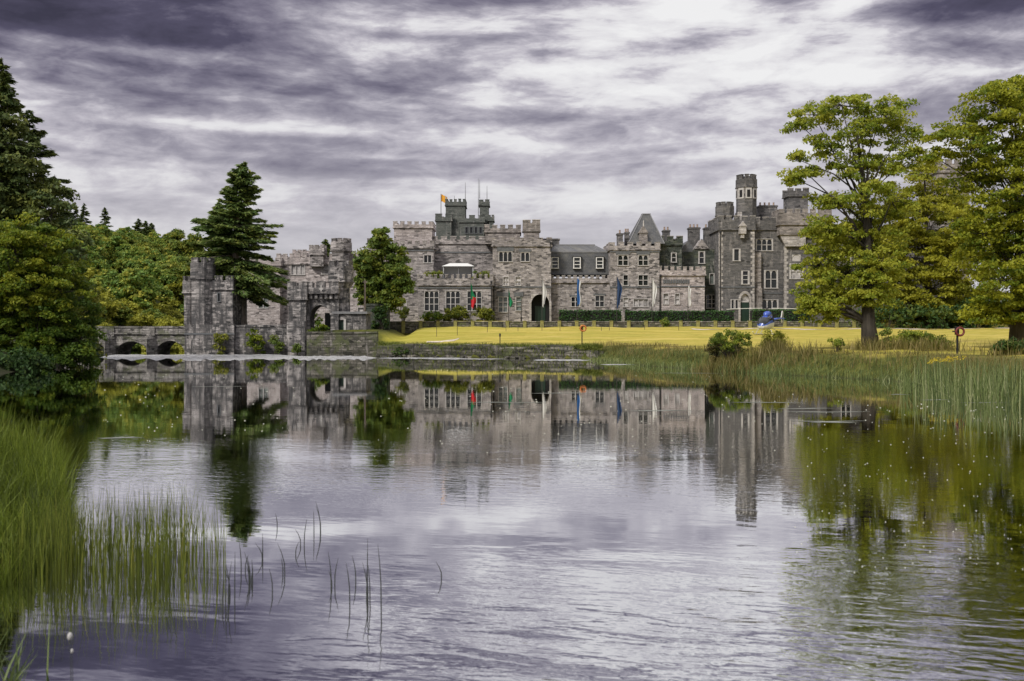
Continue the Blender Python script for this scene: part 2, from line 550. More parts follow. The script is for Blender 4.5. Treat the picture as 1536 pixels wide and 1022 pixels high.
def shore(x, y):
    """signed distance to the water's edge, positive on land"""
    x = np.asarray(x, float)
    y = np.asarray(y, float)
    best = np.full(x.shape, 1e9)
    inside = np.zeros(x.shape, bool)
    n = len(WP)
    for i in range(n):
        ax, ay = WP[i]
        bx, by = WP[(i + 1) % n]
        dx, dy = bx - ax, by - ay
        tt = np.clip(((x - ax) * dx + (y - ay) * dy) / (dx * dx + dy * dy), 0, 1)
        best = np.minimum(best, np.hypot(x - ax - tt * dx, y - ay - tt * dy))
        c = ((ay > y) != (by > y)) & (x < dx * (y - ay) / (dy if abs(dy) > 1e-9 else 1e-9) + ax)
        inside ^= c
    return np.where(inside, -best, best)


def sstep(a, b, t):
    u = np.clip((t - a) / (b - a), 0, 1)
    return u * u * (3 - 2 * u)


def HT(x, y):
    x = np.asarray(x, float)
    y = np.asarray(y, float)
    d = shore(x, y)
    wallside = sstep(-17, -15.5, x) * (1 - sstep(7.5, 9.5, x)) * sstep(96, 99, y) * (1 - sstep(124, 126, y))
    bw = 2.6 - 2.3 * wallside
    lawn = sstep(-15.5, -12.5, x) * sstep(44, 60, y)
    near = 1 - sstep(34, 46, y)
    bank = (1.35 - .55 * near)
    z = bank * sstep(0, 1, d / bw) + lawn * 1.98 * np.clip((d - 1.5) / (np.maximum(d, .01) + np.clip(139.5 - y, 0, 200)), 0, 1)
    # terrace behind its low wall, and the gate terrace at the left
    z = z + (4.0 - z) * sstep(140.3, 141.6, y) * sstep(-21, -18, x) * sstep(0, 3, d)
    gz = sstep(0.0, .4, d) * (1 - sstep(-17, -13.5, x)) * sstep(-43, -41, x) * sstep(121, 122, y) * (1 - sstep(240, 300, y))
    z = z + (2.9 - z) * gz
    left = (1 - sstep(-40, -30, x)) * sstep(50, 62, y)
    z = z + left * (1 - gz) * np.clip(d - 2, 0, 60) * .03
    hill = 21 * np.exp(-(((x + 128) / 76) ** 2 + ((y - 305) / 95) ** 2)) + 9 * np.exp(-(((x + 60) / 45) ** 2 + ((y - 300) / 70) ** 2))
    z = z + hill * sstep(0, 20, d)
    far = sstep(300, 900, np.hypot(x, y))
    z = z + far * 4.0 * np.sin(x * .004) * np.cos(y * .003)
    lump = np.sin(x * 1.7 + y * .9) * np.cos(y * 1.3 - x * .6) * .05 + np.sin(x * .41 - y * .33) * .07
    z = z + lump * sstep(.5, 3, d)
    zw = -.05 - 1.6 * sstep(0, 5, -d)
    return np.where(d > 0, z, zw)


def H1(x, y):
    return float(HT(np.array([x]), np.array([y]))[0])


def axis(lo, hi, step, far, n):
    core = np.arange(lo, hi + .01, step)
    g = np.geomspace(step, far, n)
    return np.concatenate([lo - g[::-1], core, hi + g])


gx = axis(-66, 70, .8, 3500, 36)
gy = np.concatenate([[-60, -30, -15, -8], np.arange(-3, 160, .8), 160 + np.geomspace(1, 4500, 60)])
GX, GY = np.meshgrid(gx, gy)
GZ = HT(GX, GY)
nxg, nyg = len(gx), len(gy)
me = bpy.data.meshes.new('ground')
me.vertices.add(nxg * nyg)
me.vertices.foreach_set('co', np.stack([GX, GY, GZ], -1).astype(np.float32).ravel())
ii, jj = np.meshgrid(np.arange(nxg - 1), np.arange(nyg - 1))
a0 = (jj * nxg + ii).ravel()
Q = np.stack([a0, a0 + 1, a0 + 1 + nxg, a0 + nxg], -1).astype(np.int32)
me.loops.add(Q.size)
me.loops.foreach_set('vertex_index', Q.ravel())
me.polygons.add(len(Q))
me.polygons.foreach_set('loop_start', np.arange(0, Q.size, 4, dtype=np.int32))
me.polygons.foreach_set('use_smooth', np.ones(len(Q), bool))
me.update(calc_edges=True)


def ground_mat():
    m, t = new_mat('lawn_and_bank')
    g = t.n('ShaderNodeNewGeometry')
    P = g.outputs['Position']
    s3 = t.n('ShaderNodeSeparateXYZ', Vector=P)
    x, y, z = s3.outputs
    n1 = t.noise(P, .35, 5, .6)
    n2 = t.noise(P, 2.2, 5, .65)
    n4 = t.noise(t.scalev(P, (.05, .25, 1)), 1.0, 3)
    lawn = t.ramp(n2, [(.3, (.28, .225, .036)), (.55, (.375, .298, .056)), (.75, (.45, .36, .085))])
    lawn = t.mix(t.maprange(n1, .40, .66, 0, .45), lawn, (.29, .26, .04, 1))
    # mowing bands run across the slope
    wv = t.m('SINE', t.m('MULTIPLY', t.m('ADD', y, t.m('MULTIPLY', n4, 5.0)), 1.25))
    lawn = t.mix(t.maprange(wv, -.3, .5, 0, .34), lawn, (.52, .43, .10, 1))
    n5 = t.noise(t.scalev(P, (.10, .35, 1)), 1.0, 6, .65, .5)
    lawn = t.mix(t.maprange(n5, .46, .64, 0, .55), lawn, (.24, .235, .035, 1))
    lawn = t.mix(t.maprange(n5, .50, .34, 0, .5), lawn, (.50, .40, .13, 1))
    lawn = t.mix(t.m('MULTIPLY', t.maprange(x, -2, -14), .45), lawn, (.27, .27, .03, 1))
    wild = t.ramp(n2, [(.3, (.035, .045, .010)), (.55, (.085, .09, .018)), (.75, (.16, .14, .04))])
    edge = t.m('ADD', z, t.m('MULTIPLY', t.m('SUBTRACT', n1, .5), .9))
    f = t.maprange(edge, 1.25, 1.62)
    f = t.m('MULTIPLY', f, t.maprange(x, -16.5, -14.5))
    f = t.m('MULTIPLY', f, t.maprange(y, 48, 60))
    f = t.m('MULTIPLY', f, t.maprange(y, 170, 160))
    c = t.mix(f, wild, lawn)
    wild = t.mix(t.m('MULTIPLY', t.maprange(x, -17, -24), t.maprange(y, 34, 44)), wild, t.ramp(n2, [(.3, (.012, .016, .006)), (.7, (.035, .04, .014))]))
    c = t.mix(f, wild, lawn)
    mud = t.maprange(z, -.1, .18, 1, 0)
    c = t.mix(mud, c, (.03, .028, .016, 1))
    bm = t.n('ShaderNodeBump', Strength=.5, Distance=.08, Height=n2)
    b = t.n('ShaderNodeBsdfPrincipled', Base_Color=c, Roughness=.9, Normal=bm.outputs[0])
    b.inputs['Specular IOR Level'].default_value = .15
    finish(t, b.outputs[0])
    return m


me.materials.append(ground_mat())
ground = bpy.data.objects.new('ground', me)
C.objects.link(ground)
meta(ground, 'yellow mown lawn sloping up from the lake to the castle', None, None, 'structure')


def water_mat():
    m, t = new_mat('lake_water')
    g = t.n('ShaderNodeNewGeometry')
    P = g.outputs['Position']
    s3 = t.n('ShaderNodeSeparateXYZ', Vector=P)
    x, y, z = s3.outputs
    rot = t.n('ShaderNodeMapping')
    t.put(rot.inputs['Vector'], P)
    rot.inputs['Rotation'].default_value = (0, 0, R(14))
    Pr = rot.outputs[0]
    # long slow swell near the bank, wind ripples on the middle of the lake, calm under the far shore
    w1 = t.noise(t.scalev(Pr, (.55, 1.5, 1)), 1.0, 3, .5, .3)
    w2 = t.noise(t.scalev(Pr, (1.9, 4.6, 1)), 1.0, 3, .55, .2)
    w3 = t.noise(t.scalev(Pr, (5.0, 11.0, 1)), 1.0, 2, .5)
    patch = t.noise(t.scalev(P, (.05, .10, 1)), 1.0, 4, .6, .4)
    near = t.m('MULTIPLY', t.maprange(y, 8, 15, 1, 0), t.maprange(x, -3.0, .6, .10, 1))
    mid = t.m('MULTIPLY', t.maprange(y, 15, 21, 0, 1), t.maprange(y, 21, 33, 1, .0))
    mid = t.m('MULTIPLY', mid, t.maprange(patch, .40, .58, .25, 1.2))
    side = t.m('MULTIPLY', t.maprange(x, 1.5, 5, 0, 1), t.maprange(y, 16, 11, .3, 1))
    h = t.m('MULTIPLY', w1, t.m('ADD', t.m('MULTIPLY', near, .044), .0020))
    h = t.m('ADD', h, t.m('MULTIPLY', w2, t.m('ADD', t.m('MULTIPLY', near, .0105), t.m('ADD', t.m('MULTIPLY', side, .0016), t.m('MULTIPLY', mid, .0060)))))
    h = t.m('ADD', h, t.m('MULTIPLY', w3, t.m('ADD', .00012, t.m('MULTIPLY', mid, .0020))))
    h = t.m('MULTIPLY', h, t.maprange(y, 20, 60, 1, .45))
    bm = t.n('ShaderNodeBump', Strength=1.0, Distance=1.0, Height=h)
    b = t.n('ShaderNodeBsdfPrincipled', Base_Color=(.75, .76, .77, 1), Metallic=1.0, Roughness=.02, Normal=bm.outputs[0])
    finish(t, b.outputs[0])
    return m


M['water'] = water_mat()
mb = MB()
mb.face([(-80, -3, 0), (40, -3, 0), (40, 210, 0), (-80, 210, 0)])
wo = mb.build('water', M['water'])
meta(wo, 'calm dark lake reflecting the castle and the cloudy sky', None, None, 'structure')

# ================================================================== castle
S_PX = None
CX, CY = 12.0, 152.0
castle = empty('castle', (CX, CY, 4.0), 'large grey and pink rubble stone castle with many battlements and towers behind the lawn', 'castle')


def rect(px0, px1, py0, py1, Y):
    a = W(px0, py0, Y)
    b = W(px1, py1, Y)
    return a.x, b.x, b.z, a.z          # x0, x1, z_low, z_high


def lancet_bits(mb, x0, x1, zs, zt, y0, y1, m=0, k=5):
    """the two spandrels that turn the head of an opening into a pointed arch"""
    xm = (x0 + x1) / 2
    w = xm - x0
    hgt = zt - zs
    left = [(x0, zt), (x0, zs)]
    arc = []
    for i in range(1, k + 1):
        a = i / k
        arc.append((x0 + w * (1 - math.cos(a * math.pi / 2)) * .999, zs + hgt * .97 * math.sin(a * math.pi / 2)))
    pl = [(x0, zt)] + [(x0, zs)] + arc + [(xm, zt)]
    mb.prism_xz(pl, y0, y1, m)
    pr = [(2 * xm - p[0], p[1]) for p in reversed(pl)]
    mb.prism_xz(pr, y0, y1, m)


def window(root, px0, px1, py0, py1, Y, kind='S', nx=1, nz=2, pane='glass', hood=False, fm='frame', fw=.07, rec=.14):
    """frame with mullions set in an opening of the wall at Y; the pane is a sub-part"""
    x0, x1, z0, z1 = rect(px0, px1, py0, py1, Y)
    mb = MB()
    ya, yb = Y - .07, Y + rec + .08
    # surround, butted end to end
    mb.box(x0 - fw, x0 + .02, ya, yb, z0, z1)
    mb.box(x1 - .02, x1 + fw, ya, yb, z0, z1)
    mb.box(x0 - fw - .04, x1 + fw + .04, ya - .06, yb, z0 - .11, z0)
    mb.box(x0 - fw, x1 + fw, ya, yb, z1, z1 + .08)
    lw = (x1 - x0) / nx
    bw = .055 if kind == 'S' else .06
    ym0, ym1 = Y + .03, Y + rec + .05
    for i in range(1, nx):
        xc = x0 + lw * i
        mb.box(xc - bw, xc + bw, ym0, ym1, z0, z1)
    if kind == 'L':
        hh = min(lw * .75, (z1 - z0) * .45)
        for i in range(nx):
            a = x0 + lw * i + (bw if i else .02)
            b = x0 + lw * (i + 1) - (bw if i < nx - 1 else .02)
            lancet_bits(mb, a, b, z1 - hh, z1, ym0 + .003, ym1 - .003)
    for k in range(1, nz):
        zc = z0 + (z1 - z0) * k / nz
        for i in range(nx):
            a = x0 + lw * i + (bw if i else .02)
            b = x0 + lw * (i + 1) - (bw if i < nx - 1 else .02)
            mb.box(a, b, ym0 + .02, ym1 - .02, zc - .045, zc + .045)
    if hood:
        mb.box(x0 - fw - .22, x1 + fw + .22, Y - .10, Y + .02, z1 + .09, z1 + hood, 1)
    w = mb.build('window', [M[fm], M['hood']], root)
    pb = MB()
    pb.box(x0 + .005, x1 - .005, Y + rec + .06, Y + rec + .075, z0 + .005, z1 - .005)
    pb.build('pane', M[pane], w)
    return w


def wall_with_holes(mb, x0, x1, z0, z1, Y, holes, depth=.3, m=0):
    """front face at Y with rectangular openings and their reveals"""
    xs = sorted(set([x0, x1] + [h[0] for h in holes] + [h[1] for h in holes]))
    zs = sorted(set([z0, z1] + [h[2] for h in holes] + [h[3] for h in holes]))
    for i in range(len(xs) - 1):
        for k in range(len(zs) - 1):
            xc, zc = (xs[i] + xs[i + 1]) / 2, (zs[k] + zs[k + 1]) / 2
            if any(h[0] < xc < h[1] and h[2] < zc < h[3] for h in holes): continue
            mb.face([(xs[i], Y, zs[k]), (xs[i + 1], Y, zs[k]), (xs[i + 1], Y, zs[k + 1]), (xs[i], Y, zs[k + 1])], m)
    for (a, b, c, d) in holes:
        Y2 = Y + depth
        mb.face([(a, Y, c), (a, Y2, c), (a, Y2, d), (a, Y, d)], m)
        mb.face([(b, Y, d), (b, Y2, d), (b, Y2, c), (b, Y, c)], m)
        mb.face([(a, Y, c), (b, Y, c), (b, Y2, c), (a, Y2, c)], m)
        mb.face([(a, Y2, d), (b, Y2, d), (b, Y, d), (a, Y, d)], m)


def merlon_row(mb, a, b, fixed, z0, z1, along, thick, mw, gap, seed, capm=None):
    rnd = random.Random(seed)
    L = b - a
    n = max(1, int(round((L + gap) / (mw + gap))))
    mw2 = (L - gap * (n - 1)) / n
    for i in range(n):
        s = a + i * (mw2 + gap)
        e = s + mw2
        hz = z1 + rnd.uniform(-.05, .05)
        if along == 'x':
            mb.box(s, e, fixed, fixed + thick, z0, hz - .1)
            mb.box(s - .04, e + .04, fixed - .04, fixed + thick + .04, hz - .1, hz, 1 if capm else 0)
        else:
            mb.box(fixed, fixed + thick, s, e, z0, hz - .1)
            mb.box(fixed - .04, fixed + thick + .04, s - .04, e + .04, hz - .1, hz, 1 if capm else 0)


def block(root, name, x0p, x1p, ytp, ybp, Y, depth, mat, mer=None, wins=(), over=.14, bands=(), parh=None, capm='quoin', quoins=None, label=None):
    """a rectangular part of the building: walls with real openings, flat roof, battlements as a sub-part"""
    x0, x1, z0, z1 = rect(x0p, x1p, ytp, ybp, Y)
    z0 = min(z0, z0)
    mb = MB()
    holes = []
    for w in wins:
        h = rect(w[0], w[1], w[2], w[3], Y)
        holes.append(h)
    wall_with_holes(mb, x0, x1, z0, z1, Y, holes)
    Y2 = Y + depth
    mb.face([(x1, Y, z0), (x1, Y2, z0), (x1, Y2, z1), (x1, Y, z1)])
    mb.face([(x0, Y2, z0), (x0, Y, z0), (x0, Y, z1), (x0, Y2, z1)])
    mb.face([(x1, Y2, z0), (x0, Y2, z0), (x0, Y2, z1), (x1, Y2, z1)])
    mb.face([(x0, Y, z1), (x1, Y, z1), (x1, Y2, z1), (x0, Y2, z1)])
    for bp in bands:
        zb = W(0, bp, Y).z
        mb.box(x0 - .06, x1 + .06, Y - .09, Y + .05, zb - .1, zb + .1, 1)
    if quoins:
        zq = z0 + .05
        i = 0
        while zq < z1 - .9:
            w1 = .55 if i % 2 else .3
            for side in quoins:
                if side == 'l': mb.box(x0 - .03, x0 + w1, Y - .03, Y + (.85 - w1), zq, zq + .42, 2)
                else: mb.box(x1 - w1, x1 + .03, Y - .03, Y + (.85 - w1), zq, zq + .42, 2)
            zq += .44
            i += 1
    o = mb.build(name, [M[mat], M['hood'], M['quoin']], root)
    if label: o['label'] = label
    if mer:
        mw, gap, mh = mer[:3]
        pb = MB()
        ph = parh if parh else .55
        zt = z1 + .012
        xa, xb, ya, yb = x0 - over, x1 + over, Y - over, Y2 + over
        pb.box(xa, xb, ya, yb, z1 - ph, zt)
        pb.box(xa - .07, xb + .07, ya - .07, yb + .07, z1 - ph - .16, z1 - ph)
        th = .42
        merlon_row(pb, xa + .02, xb - .02, ya + .02, zt - .04, zt + mh, 'x', th, mw, gap, int(x0p), capm)
        merlon_row(pb, xa + .02, xb - .02, yb - .02 - th, zt - .04, zt + mh, 'x', th, mw, gap, int(x0p) + 1, capm)
        if depth > 3:
            for fx in (xa + .02, xb - .02 - th):
                merlon_row(pb, ya + .02 + th + gap, yb - .02 - th - gap, fx, zt - .04, zt + mh, 'y', th, mw, gap, int(x0p) + 2, capm)
        pb.build('parapet', [M[mat], M[capm] if capm else M[mat]], o)
    for w in wins:
        if len(w) > 4 and w[4] is not None:
            window(root, w[0], w[1], w[2], w[3], Y, *w[4:5], **(w[5] if len(w) > 5 else {}))
    return o


def round_tower(root, name, xcp, ytp, ybp, Y, rpx, mat, flare=.2, band=1.2, n=8, merl=8, mh=.6, label=None, taper=1.0, capm=None):
    """octagonal or round tower with a corbelled, battlemented head"""
    c = W(xcp, ytp, Y)
    r = rpx * Y / FPX
    zb = W(0, ybp, Y).z
    zt = c.z
    rot = math.pi / n if n <= 12 else 0
    mb = MB()
    mb.ring((c.x, c.y), r * taper, r, zb, zt - band - flare * 1.6, n, rot)
    mb.ring((c.x, c.y), r, r + flare, zt - band - flare * 1.6, zt - band, n, rot, cap0=False)
    o = mb.build(name, M[mat], root)
    if label: o['label'] = label
    pb = MB()
    pb.ring((c.x, c.y), r + flare + .06, r + flare + .06, zt - band, zt - band + .16, n, rot)
    pb.ring((c.x, c.y), r + flare - .02, r + flare - .02, zt - band + .16, zt, n, rot)
    ri = r + flare - .24
    for i in range(merl):
        a = 2 * math.pi * (i + .5) / merl
        ux = (-math.sin(a), math.cos(a))
        uy = (math.cos(a), math.sin(a))
        hw = math.pi * ri / merl * .62
        apo = math.cos(math.pi / n) if n <= 12 else 1
        cc = (c.x + (ri * apo - .04) * uy[0], c.y + (ri * apo - .04) * uy[1])
        pb.obox(cc, ux, uy, hw, .2, zt - .03, zt + mh - .1)
        pb.obox(cc, ux, uy, hw + .04, .24, zt + mh - .1, zt + mh, 1)
    pb.build('parapet', [M[mat], M[capm] if capm else M[mat]], o)
    return o


def chimney(root, x0p, x1p, ytp, ybp, Y, depth, mat, pots=2):
    x0, x1, z0, z1 = rect(x0p, x1p, ytp, ybp, Y)
    mb = MB()
    mb.box(x0, x1, Y, Y + depth, z0, z1 - .25)
    mb.box(x0 - .1, x1 + .1, Y - .1, Y + depth + .1, z1 - .25, z1 - .06)
    mb.box(x0 - .03, x1 + .03, Y - .03, Y + depth + .03, z1 - .06, z1)
    o = mb.build('chimney', M[mat], root)
    for i in range(pots):
        p = MB()
        xc = x0 + (x1 - x0) * (i + .5) / pots
        p.ring((xc, Y + depth / 2), .15, .12, z1, z1 + .45, 10)
        p.ring((xc, Y + depth / 2), .15, .15, z1 + .45, z1 + .52, 10)
        p.build('chimney_pot', M['terracotta'], o)
    return o


def build_castle():
    r = castle
    d1 = dict(fm='frame')
    # ---- left wing, pale and farther back
    Y = 160
    block(r, 'wing', 300, 420, 392, 504, 158.6, 8, 'pale_stone', (.8, .5, .55),
          [(333, 350, 402, 418, 'S', dict(nx=3, nz=1, pane='glass_pale')), (388, 402, 412, 428, 'S', dict(nx=2, nz=2, pane='glass_pale')),
           (388, 402, 446, 462, 'S', dict(nx=2, nz=2, pane='glass_mid'))], bands=(430,))
    block(r, 'wing', 416, 548, 386, 504, Y, 11, 'pale_stone', (.62, .42, .6),
          [(437, 457, 397, 412, 'S', dict(nx=3, nz=1, pane='glass_pale')), (483, 493, 397, 411, 'S', dict(nx=1, nz=2, pane='glass_pale')),
           (500, 512, 424, 440, 'S', dict(nx=2, nz=2, pane='glass_mid')), (537, 546, 462, 478, 'S', dict(nx=1, nz=2, pane='glass_pale'))], bands=(392,), parh=1.0)
    block(r, 'turret', 465, 485, 373, 400, Y - .9, 2.2, 'pink_stone', (.5, .3, .6), parh=.9)
    block(r, 'turret', 440, 458, 379, 396, Y + 3, 3, 'pale_stone', (.5, .3, .5))
    round_tower(r, 'turret', 512, 364, 395, Y - .4, 14, 'pink_stone', flare=.25, band=1.4, merl=10, mh=.6, n=8)
    block(r, 'turret', 552, 566, 362, 400, Y + 1, 2, 'pink_stone', (.5, .3, .5))
    block(r, 'wing', 540, 600, 386, 504, Y + 1.2, 8, 'pale_stone', (.62, .42, .6))
    # ---- square tower behind the dense tree
    block(r, 'tower', 591, 648, 337, 372, 154.2, 6, 'pale_stone', (.62, .5, .5), parh=.4)
    block(r, 'tower', 590, 650, 367, 490, 152, 10, 'pink_stone', (.62, .55, .55),
          [(636, 647, 383, 394, 'S', dict(nx=2, nz=1)), (600, 610, 452, 466, 'S', dict(nx=1, nz=2, pane='glass_pale'))], bands=(376,), parh=.45)
    # ---- long high wall and the lower range in front of it
    block(r, 'wing', 648.5, 740, 360, 490, 155, 9, 'pink_stone', (.9, .55, .55), bands=(379,), parh=.5)
    block(r, 'wing', 627, 738.5, 418, 490, 147, 8.2, 'pink_stone', (.42, .42, .6),
          [(637, 658, 437, 466, 'L', dict(nx=3, nz=3)), (669, 690, 437, 466, 'L', dict(nx=3, nz=3)), (701, 722, 437, 466, 'L', dict(nx=3, nz=3))], parh=.9, bands=(432,))
    # ---- entrance block
    block(r, 'tower', 728, 780, 343, 366, 152, 6, 'brown_stone', (.7, .45, .55), parh=.45)
    arch_x0, arch_x1 = 795, 826
    block(r, 'tower', 739, 826.5, 361, 490, 149, 9, 'pink_stone', (.75, .6, .45),
          [(748.5, 768, 378, 392.5, 'L', dict(nx=3, nz=1, hood=.75)), (781.5, 794, 379, 392, 'L', dict(nx=2, nz=1, hood=.5)),
           (755, 763, 416, 428, 'S', dict(nx=2, nz=2, pane='glass_pale')), (773, 781, 416, 428, 'S', dict(nx=1, nz=2, pane='glass_pale')),
           (748, 761, 446, 468, 'S', dict(nx=2, nz=3, pane='glass_mid', hood=.7)), (774, 782, 446, 466, 'S', dict(nx=1, nz=3, pane='glass_mid', hood=.7)),
           (797, 824, 441, 488, None)], bands=(369, 431), parh=.75, capm='pink_stone')
    # entrance arch: spandrels and dark recess with a door
    x0, x1, z0, z1 = rect(797, 824, 441, 488, 149)
    mb = MB()
    lancet_bits(mb, x0, x1, z1 - 1.5, z1, 148.94, 149.3, k=8)
    mb.box(x0 - .3, x0, 148.88, 149.3, z0, z1 - 1.2)
    mb.box(x1, x1 + .3, 148.88, 149.3, z0, z1 - 1.2)
    mb.build('entrance_arch', M['quoin'], r)
    mb = MB()
    mb.box(x0 + .01, x1 - .01, 150.4, 150.5, z0, z1 - .02)
    mb.box(x0 + .55, (x0 + x1) / 2 - .04, 150.3, 150.4, z0, z0 + 2.9, 1)
    mb.box((x0 + x1) / 2 + .04, x1 - .55, 150.3, 150.4, z0, z0 + 2.9, 1)
    mb.build('door', [M['dark'], M['door']], r)
    chimney_t = block(r, 'turret', 785.5, 809, 335, 366, 150.5, 2.3, 'brown_stone', (.95, .3, .5), parh=1.1)
    block(r, 'wing', 809.5, 828, 358, 420, 153, 6, 'brown_stone')
    chimney(r, 826, 839, 358, 400, 156, 2, 'dark_stone', 0)
    # ---- mansard range
    block(r, 'wing', 827, 915, 418, 490, 150.5, 9, 'pink_stone', (.5, .4, .45),
          [(857, 869, 446, 460, 'S', dict(nx=2, nz=2, hood=.3)), (893, 906, 444, 460, 'S', dict(nx=2, nz=2, hood=.3))], bands=(421,), parh=.5)
    mb = MB()
    a = rect(812, 917, 378, 412, 151.6)
    zr = W(0, 368, 154).z
    xl, xr, zl, zh = a
    y0, y1 = 151.6, 158.4
    ins = .55
    P0 = [(xl, y0, zl), (xr, y0, zl), (xr, y1, zl), (xl, y1, zl)]
    P1 = [(xl + .35, y0 + ins, zh), (xr - .2, y0 + ins, zh), (xr - .2, y1 - ins, zh), (xl + .35, y1 - ins, zh)]
    P2 = [(xl + 2.3, 154, zr), (xr - 2.3, 154, zr), (xr - 2.3, 156.2, zr), (xl + 2.3, 156.2, zr)]
    for i in range(4):
        j = (i + 1) % 4
        mb.face([P0[i], P0[j], P1[j], P1[i]], 0)
        mb.face([P1[i], P1[j], P2[j], P2[i]], 1)
    mb.face(P2, 1)
    mb.box(xl + .2, xr - .05, y0 + ins - .1, y0 + ins + .05, zh - .08, zh + .1, 2)
    mb.box(xl + 2.3, xr - 2.3, 153.9, 154.1, zr - .06, zr + .12, 2)
    rf = mb.build('roof', [M['slate_dark'], M['slate'], M['lead']], r)
    rf['label'] = 'grey slate mansard roof'
    for (px0, px1) in ((828, 837), (861, 870), (895, 904)):
        q = rect(px0, px1, 387, 402, 151.5)
        mb = MB()
        mb.box(q[0] - .16, q[1] + .16, 151.51, 152.6, q[2] - .16, q[3] + .16)
        mb.box(q[0] - .26, q[1] + .26, 151.3, 152.7, q[3] + .16, q[3] + .26)
        mb.build('dormer', [M['slate_dark']], rf)
        window(r, px0, px1, 387, 402, 151.3, 'S', nx=1, nz=3, fm='sashwhite', fw=.1, rec=.05)
    # ---- gabled block with the steep roof
    block(r, 'tower', 915.5, 989, 369, 490, 149, 10, 'pink_stone', (.8, .55, .55),
          [(927, 942, 383, 398, 'L', dict(nx=2, nz=2, hood=.5)), (957.5, 972, 383, 398, 'L', dict(nx=2, nz=2, hood=.5)),
           (935, 942, 413, 428, 'S', dict(nx=1, nz=2)), (957.5, 972, 413, 428, 'S', dict(nx=2, nz=2)),
           (935, 942, 447, 460, 'S', dict(nx=1, nz=2, pane='glass_pale')), (950.5, 972, 449, 460, 'S', dict(nx=3, nz=1, pane='glass_pale'))], bands=(378, 431), parh=.5)
    mb = MB()
    a = rect(942, 996, 319, 366, 151)
    xc0, xc1 = W(964.5, 0, 153).x, W(975.5, 0, 153).x
    b4 = [(a[0], 150.6, a[2]), (a[1], 150.6, a[2]), (a[1], 157, a[2]), (a[0], 157, a[2])]
    t4 = [(xc0, 153.4, a[3]), (xc1, 153.4, a[3]), (xc1, 154.4, a[3]), (xc0, 154.4, a[3])]
    for i in range(4):
        j = (i + 1) % 4
        mb.face([b4[i], b4[j], t4[j], t4[i]])
    mb.face(t4)
    mb.box(xc0 - .1, xc1 + .1, 153.3, 154.5, a[3] - .02, a[3] + .12, 1)
    for i in range(4):
        mb.tube([b4[i], t4[i]], .11, 5, 1)
    g = mb.build('roof', [M['slate_dark'], M['lead']], r)
    g['label'] = 'steep dark slate hipped roof'
    q = rect(959, 971, 344, 366, 150.4)
    mb = MB()
    mb.box(q[0], q[1], 150.2, 152.4, q[2], q[3] - .6)
    mb.prism_xz([(q[0] - .15, q[3] - .6), (q[1] + .15, q[3] - .6), ((q[0] + q[1]) / 2, q[3] + .5)], 150.1, 153)
    mb.tube([((q[0] + q[1]) / 2, 150.2, q[3] + .4), ((q[0] + q[1]) / 2, 150.2, q[3] + 1.3)], [.12, .08], 6, 1)
    mb.build('dormer', [M['brown_stone'], M['frame']], g)
    chimney(r, 926, 934.5, 350, 370, 151, 1.1, 'dark_stone', 1)
    chimney(r, 937.5, 944, 348, 370, 152.4, 1.1, 'dark_stone', 2)
    chimney(r, 995, 1005, 345, 372, 155, 1.2, 'dark_stone', 2)
    # ---- dark range behind the low front
    block(r, 'turret', 988, 1023, 362, 412, 152, 5, 'green_stone', (.75, .5, .8), parh=.5)
    block(r, 'wing', 1022, 1046, 378, 412, 154, 6, 'green_stone', wins=[])
    window(r, 1007.5, 1014, 380, 393, 151.85, 'L', nx=1, nz=2, fw=.1, rec=.05)
    mb = MB()
    p = lambda px, py: (W(px, py, 153).x, W(px, py, 153).z)
    mb.prism_xz([p(1020, 378), p(1046, 378), p(1034, 360)], 154.2, 160)
    rr = mb.build('roof', M['slate'], r)
    chimney(r, 1034, 1050, 341, 380, 156, 1.6, 'dark_stone', 3)
    chimney(r, 1057.5, 1074, 341, 380, 156, 1.6, 'dark_stone', 3)
    block(r, 'wing', 1042, 1081, 374, 490, 152.6, 8, 'green_stone', None,
          [(1049, 1056, 378, 395, 'L', dict(nx=1, nz=2, fw=.16)), (1064.5, 1071, 411, 426, 'L', dict(nx=1, nz=1, pane='glass_mid')),
           (1060, 1075.5, 443, 462, 'S', dict(nx=2, nz=3))])
    mb = MB()
    mb.prism_xz([p(1041, 374.2), p(1063, 374.2), p(1052, 359)], 152.4, 155)
    gb = mb.build('gable', M['pink_stone'], r)
    block(r, 'wing', 988.5, 1057, 406, 490, 149.2, 8, 'pale_stone', (.5, .42, .62),
          [(995, 1002.5, 441, 456, 'S', dict(nx=1, nz=2, pane='glass_pale')), (1012.5, 1019, 441, 456, 'S', dict(nx=1, nz=2, pane='glass_pale'))], bands=(430,), parh=.6)
    mb = MB()
    xa, xb, zl, zh = rect(995, 1035, 419.5, 425.5, 149.1)
    for i in range(11):
        xs = xa + (xb - xa) * i / 11
        mb.box(xs, xs + .26, 149.1, 149.22, zl, zh)
    mb.build('stone_frieze', M['hood'], r)
    # ---- tall corner tower group
    block(r, 'tower', 1079, 1131.5, 330, 490, 149, 8, 'dark_stone', (.85, .4, .6),
          [(1101, 1108.5, 374, 391, 'S', dict(nx=1, nz=1, fw=.22)), (1114, 1122, 407, 426, 'S', dict(nx=1, nz=3, fw=.22)),
           (1097, 1101, 450, 463, 'L', dict(nx=1, nz=1, fw=.12)), (1103, 1107, 450, 463, 'L', dict(nx=1, nz=1, fw=.12)), (1110.5, 1124, 441, 487, None)],
          bands=(431,), parh=1.4, quoins='lr')
    x0, x1, z0, z1 = rect(1110.5, 1124, 441, 487, 149)
    mb = MB()
    lancet_bits(mb, x0, x1, z1 - 1.0, z1, 148.94, 149.2, k=6)
    n = 8
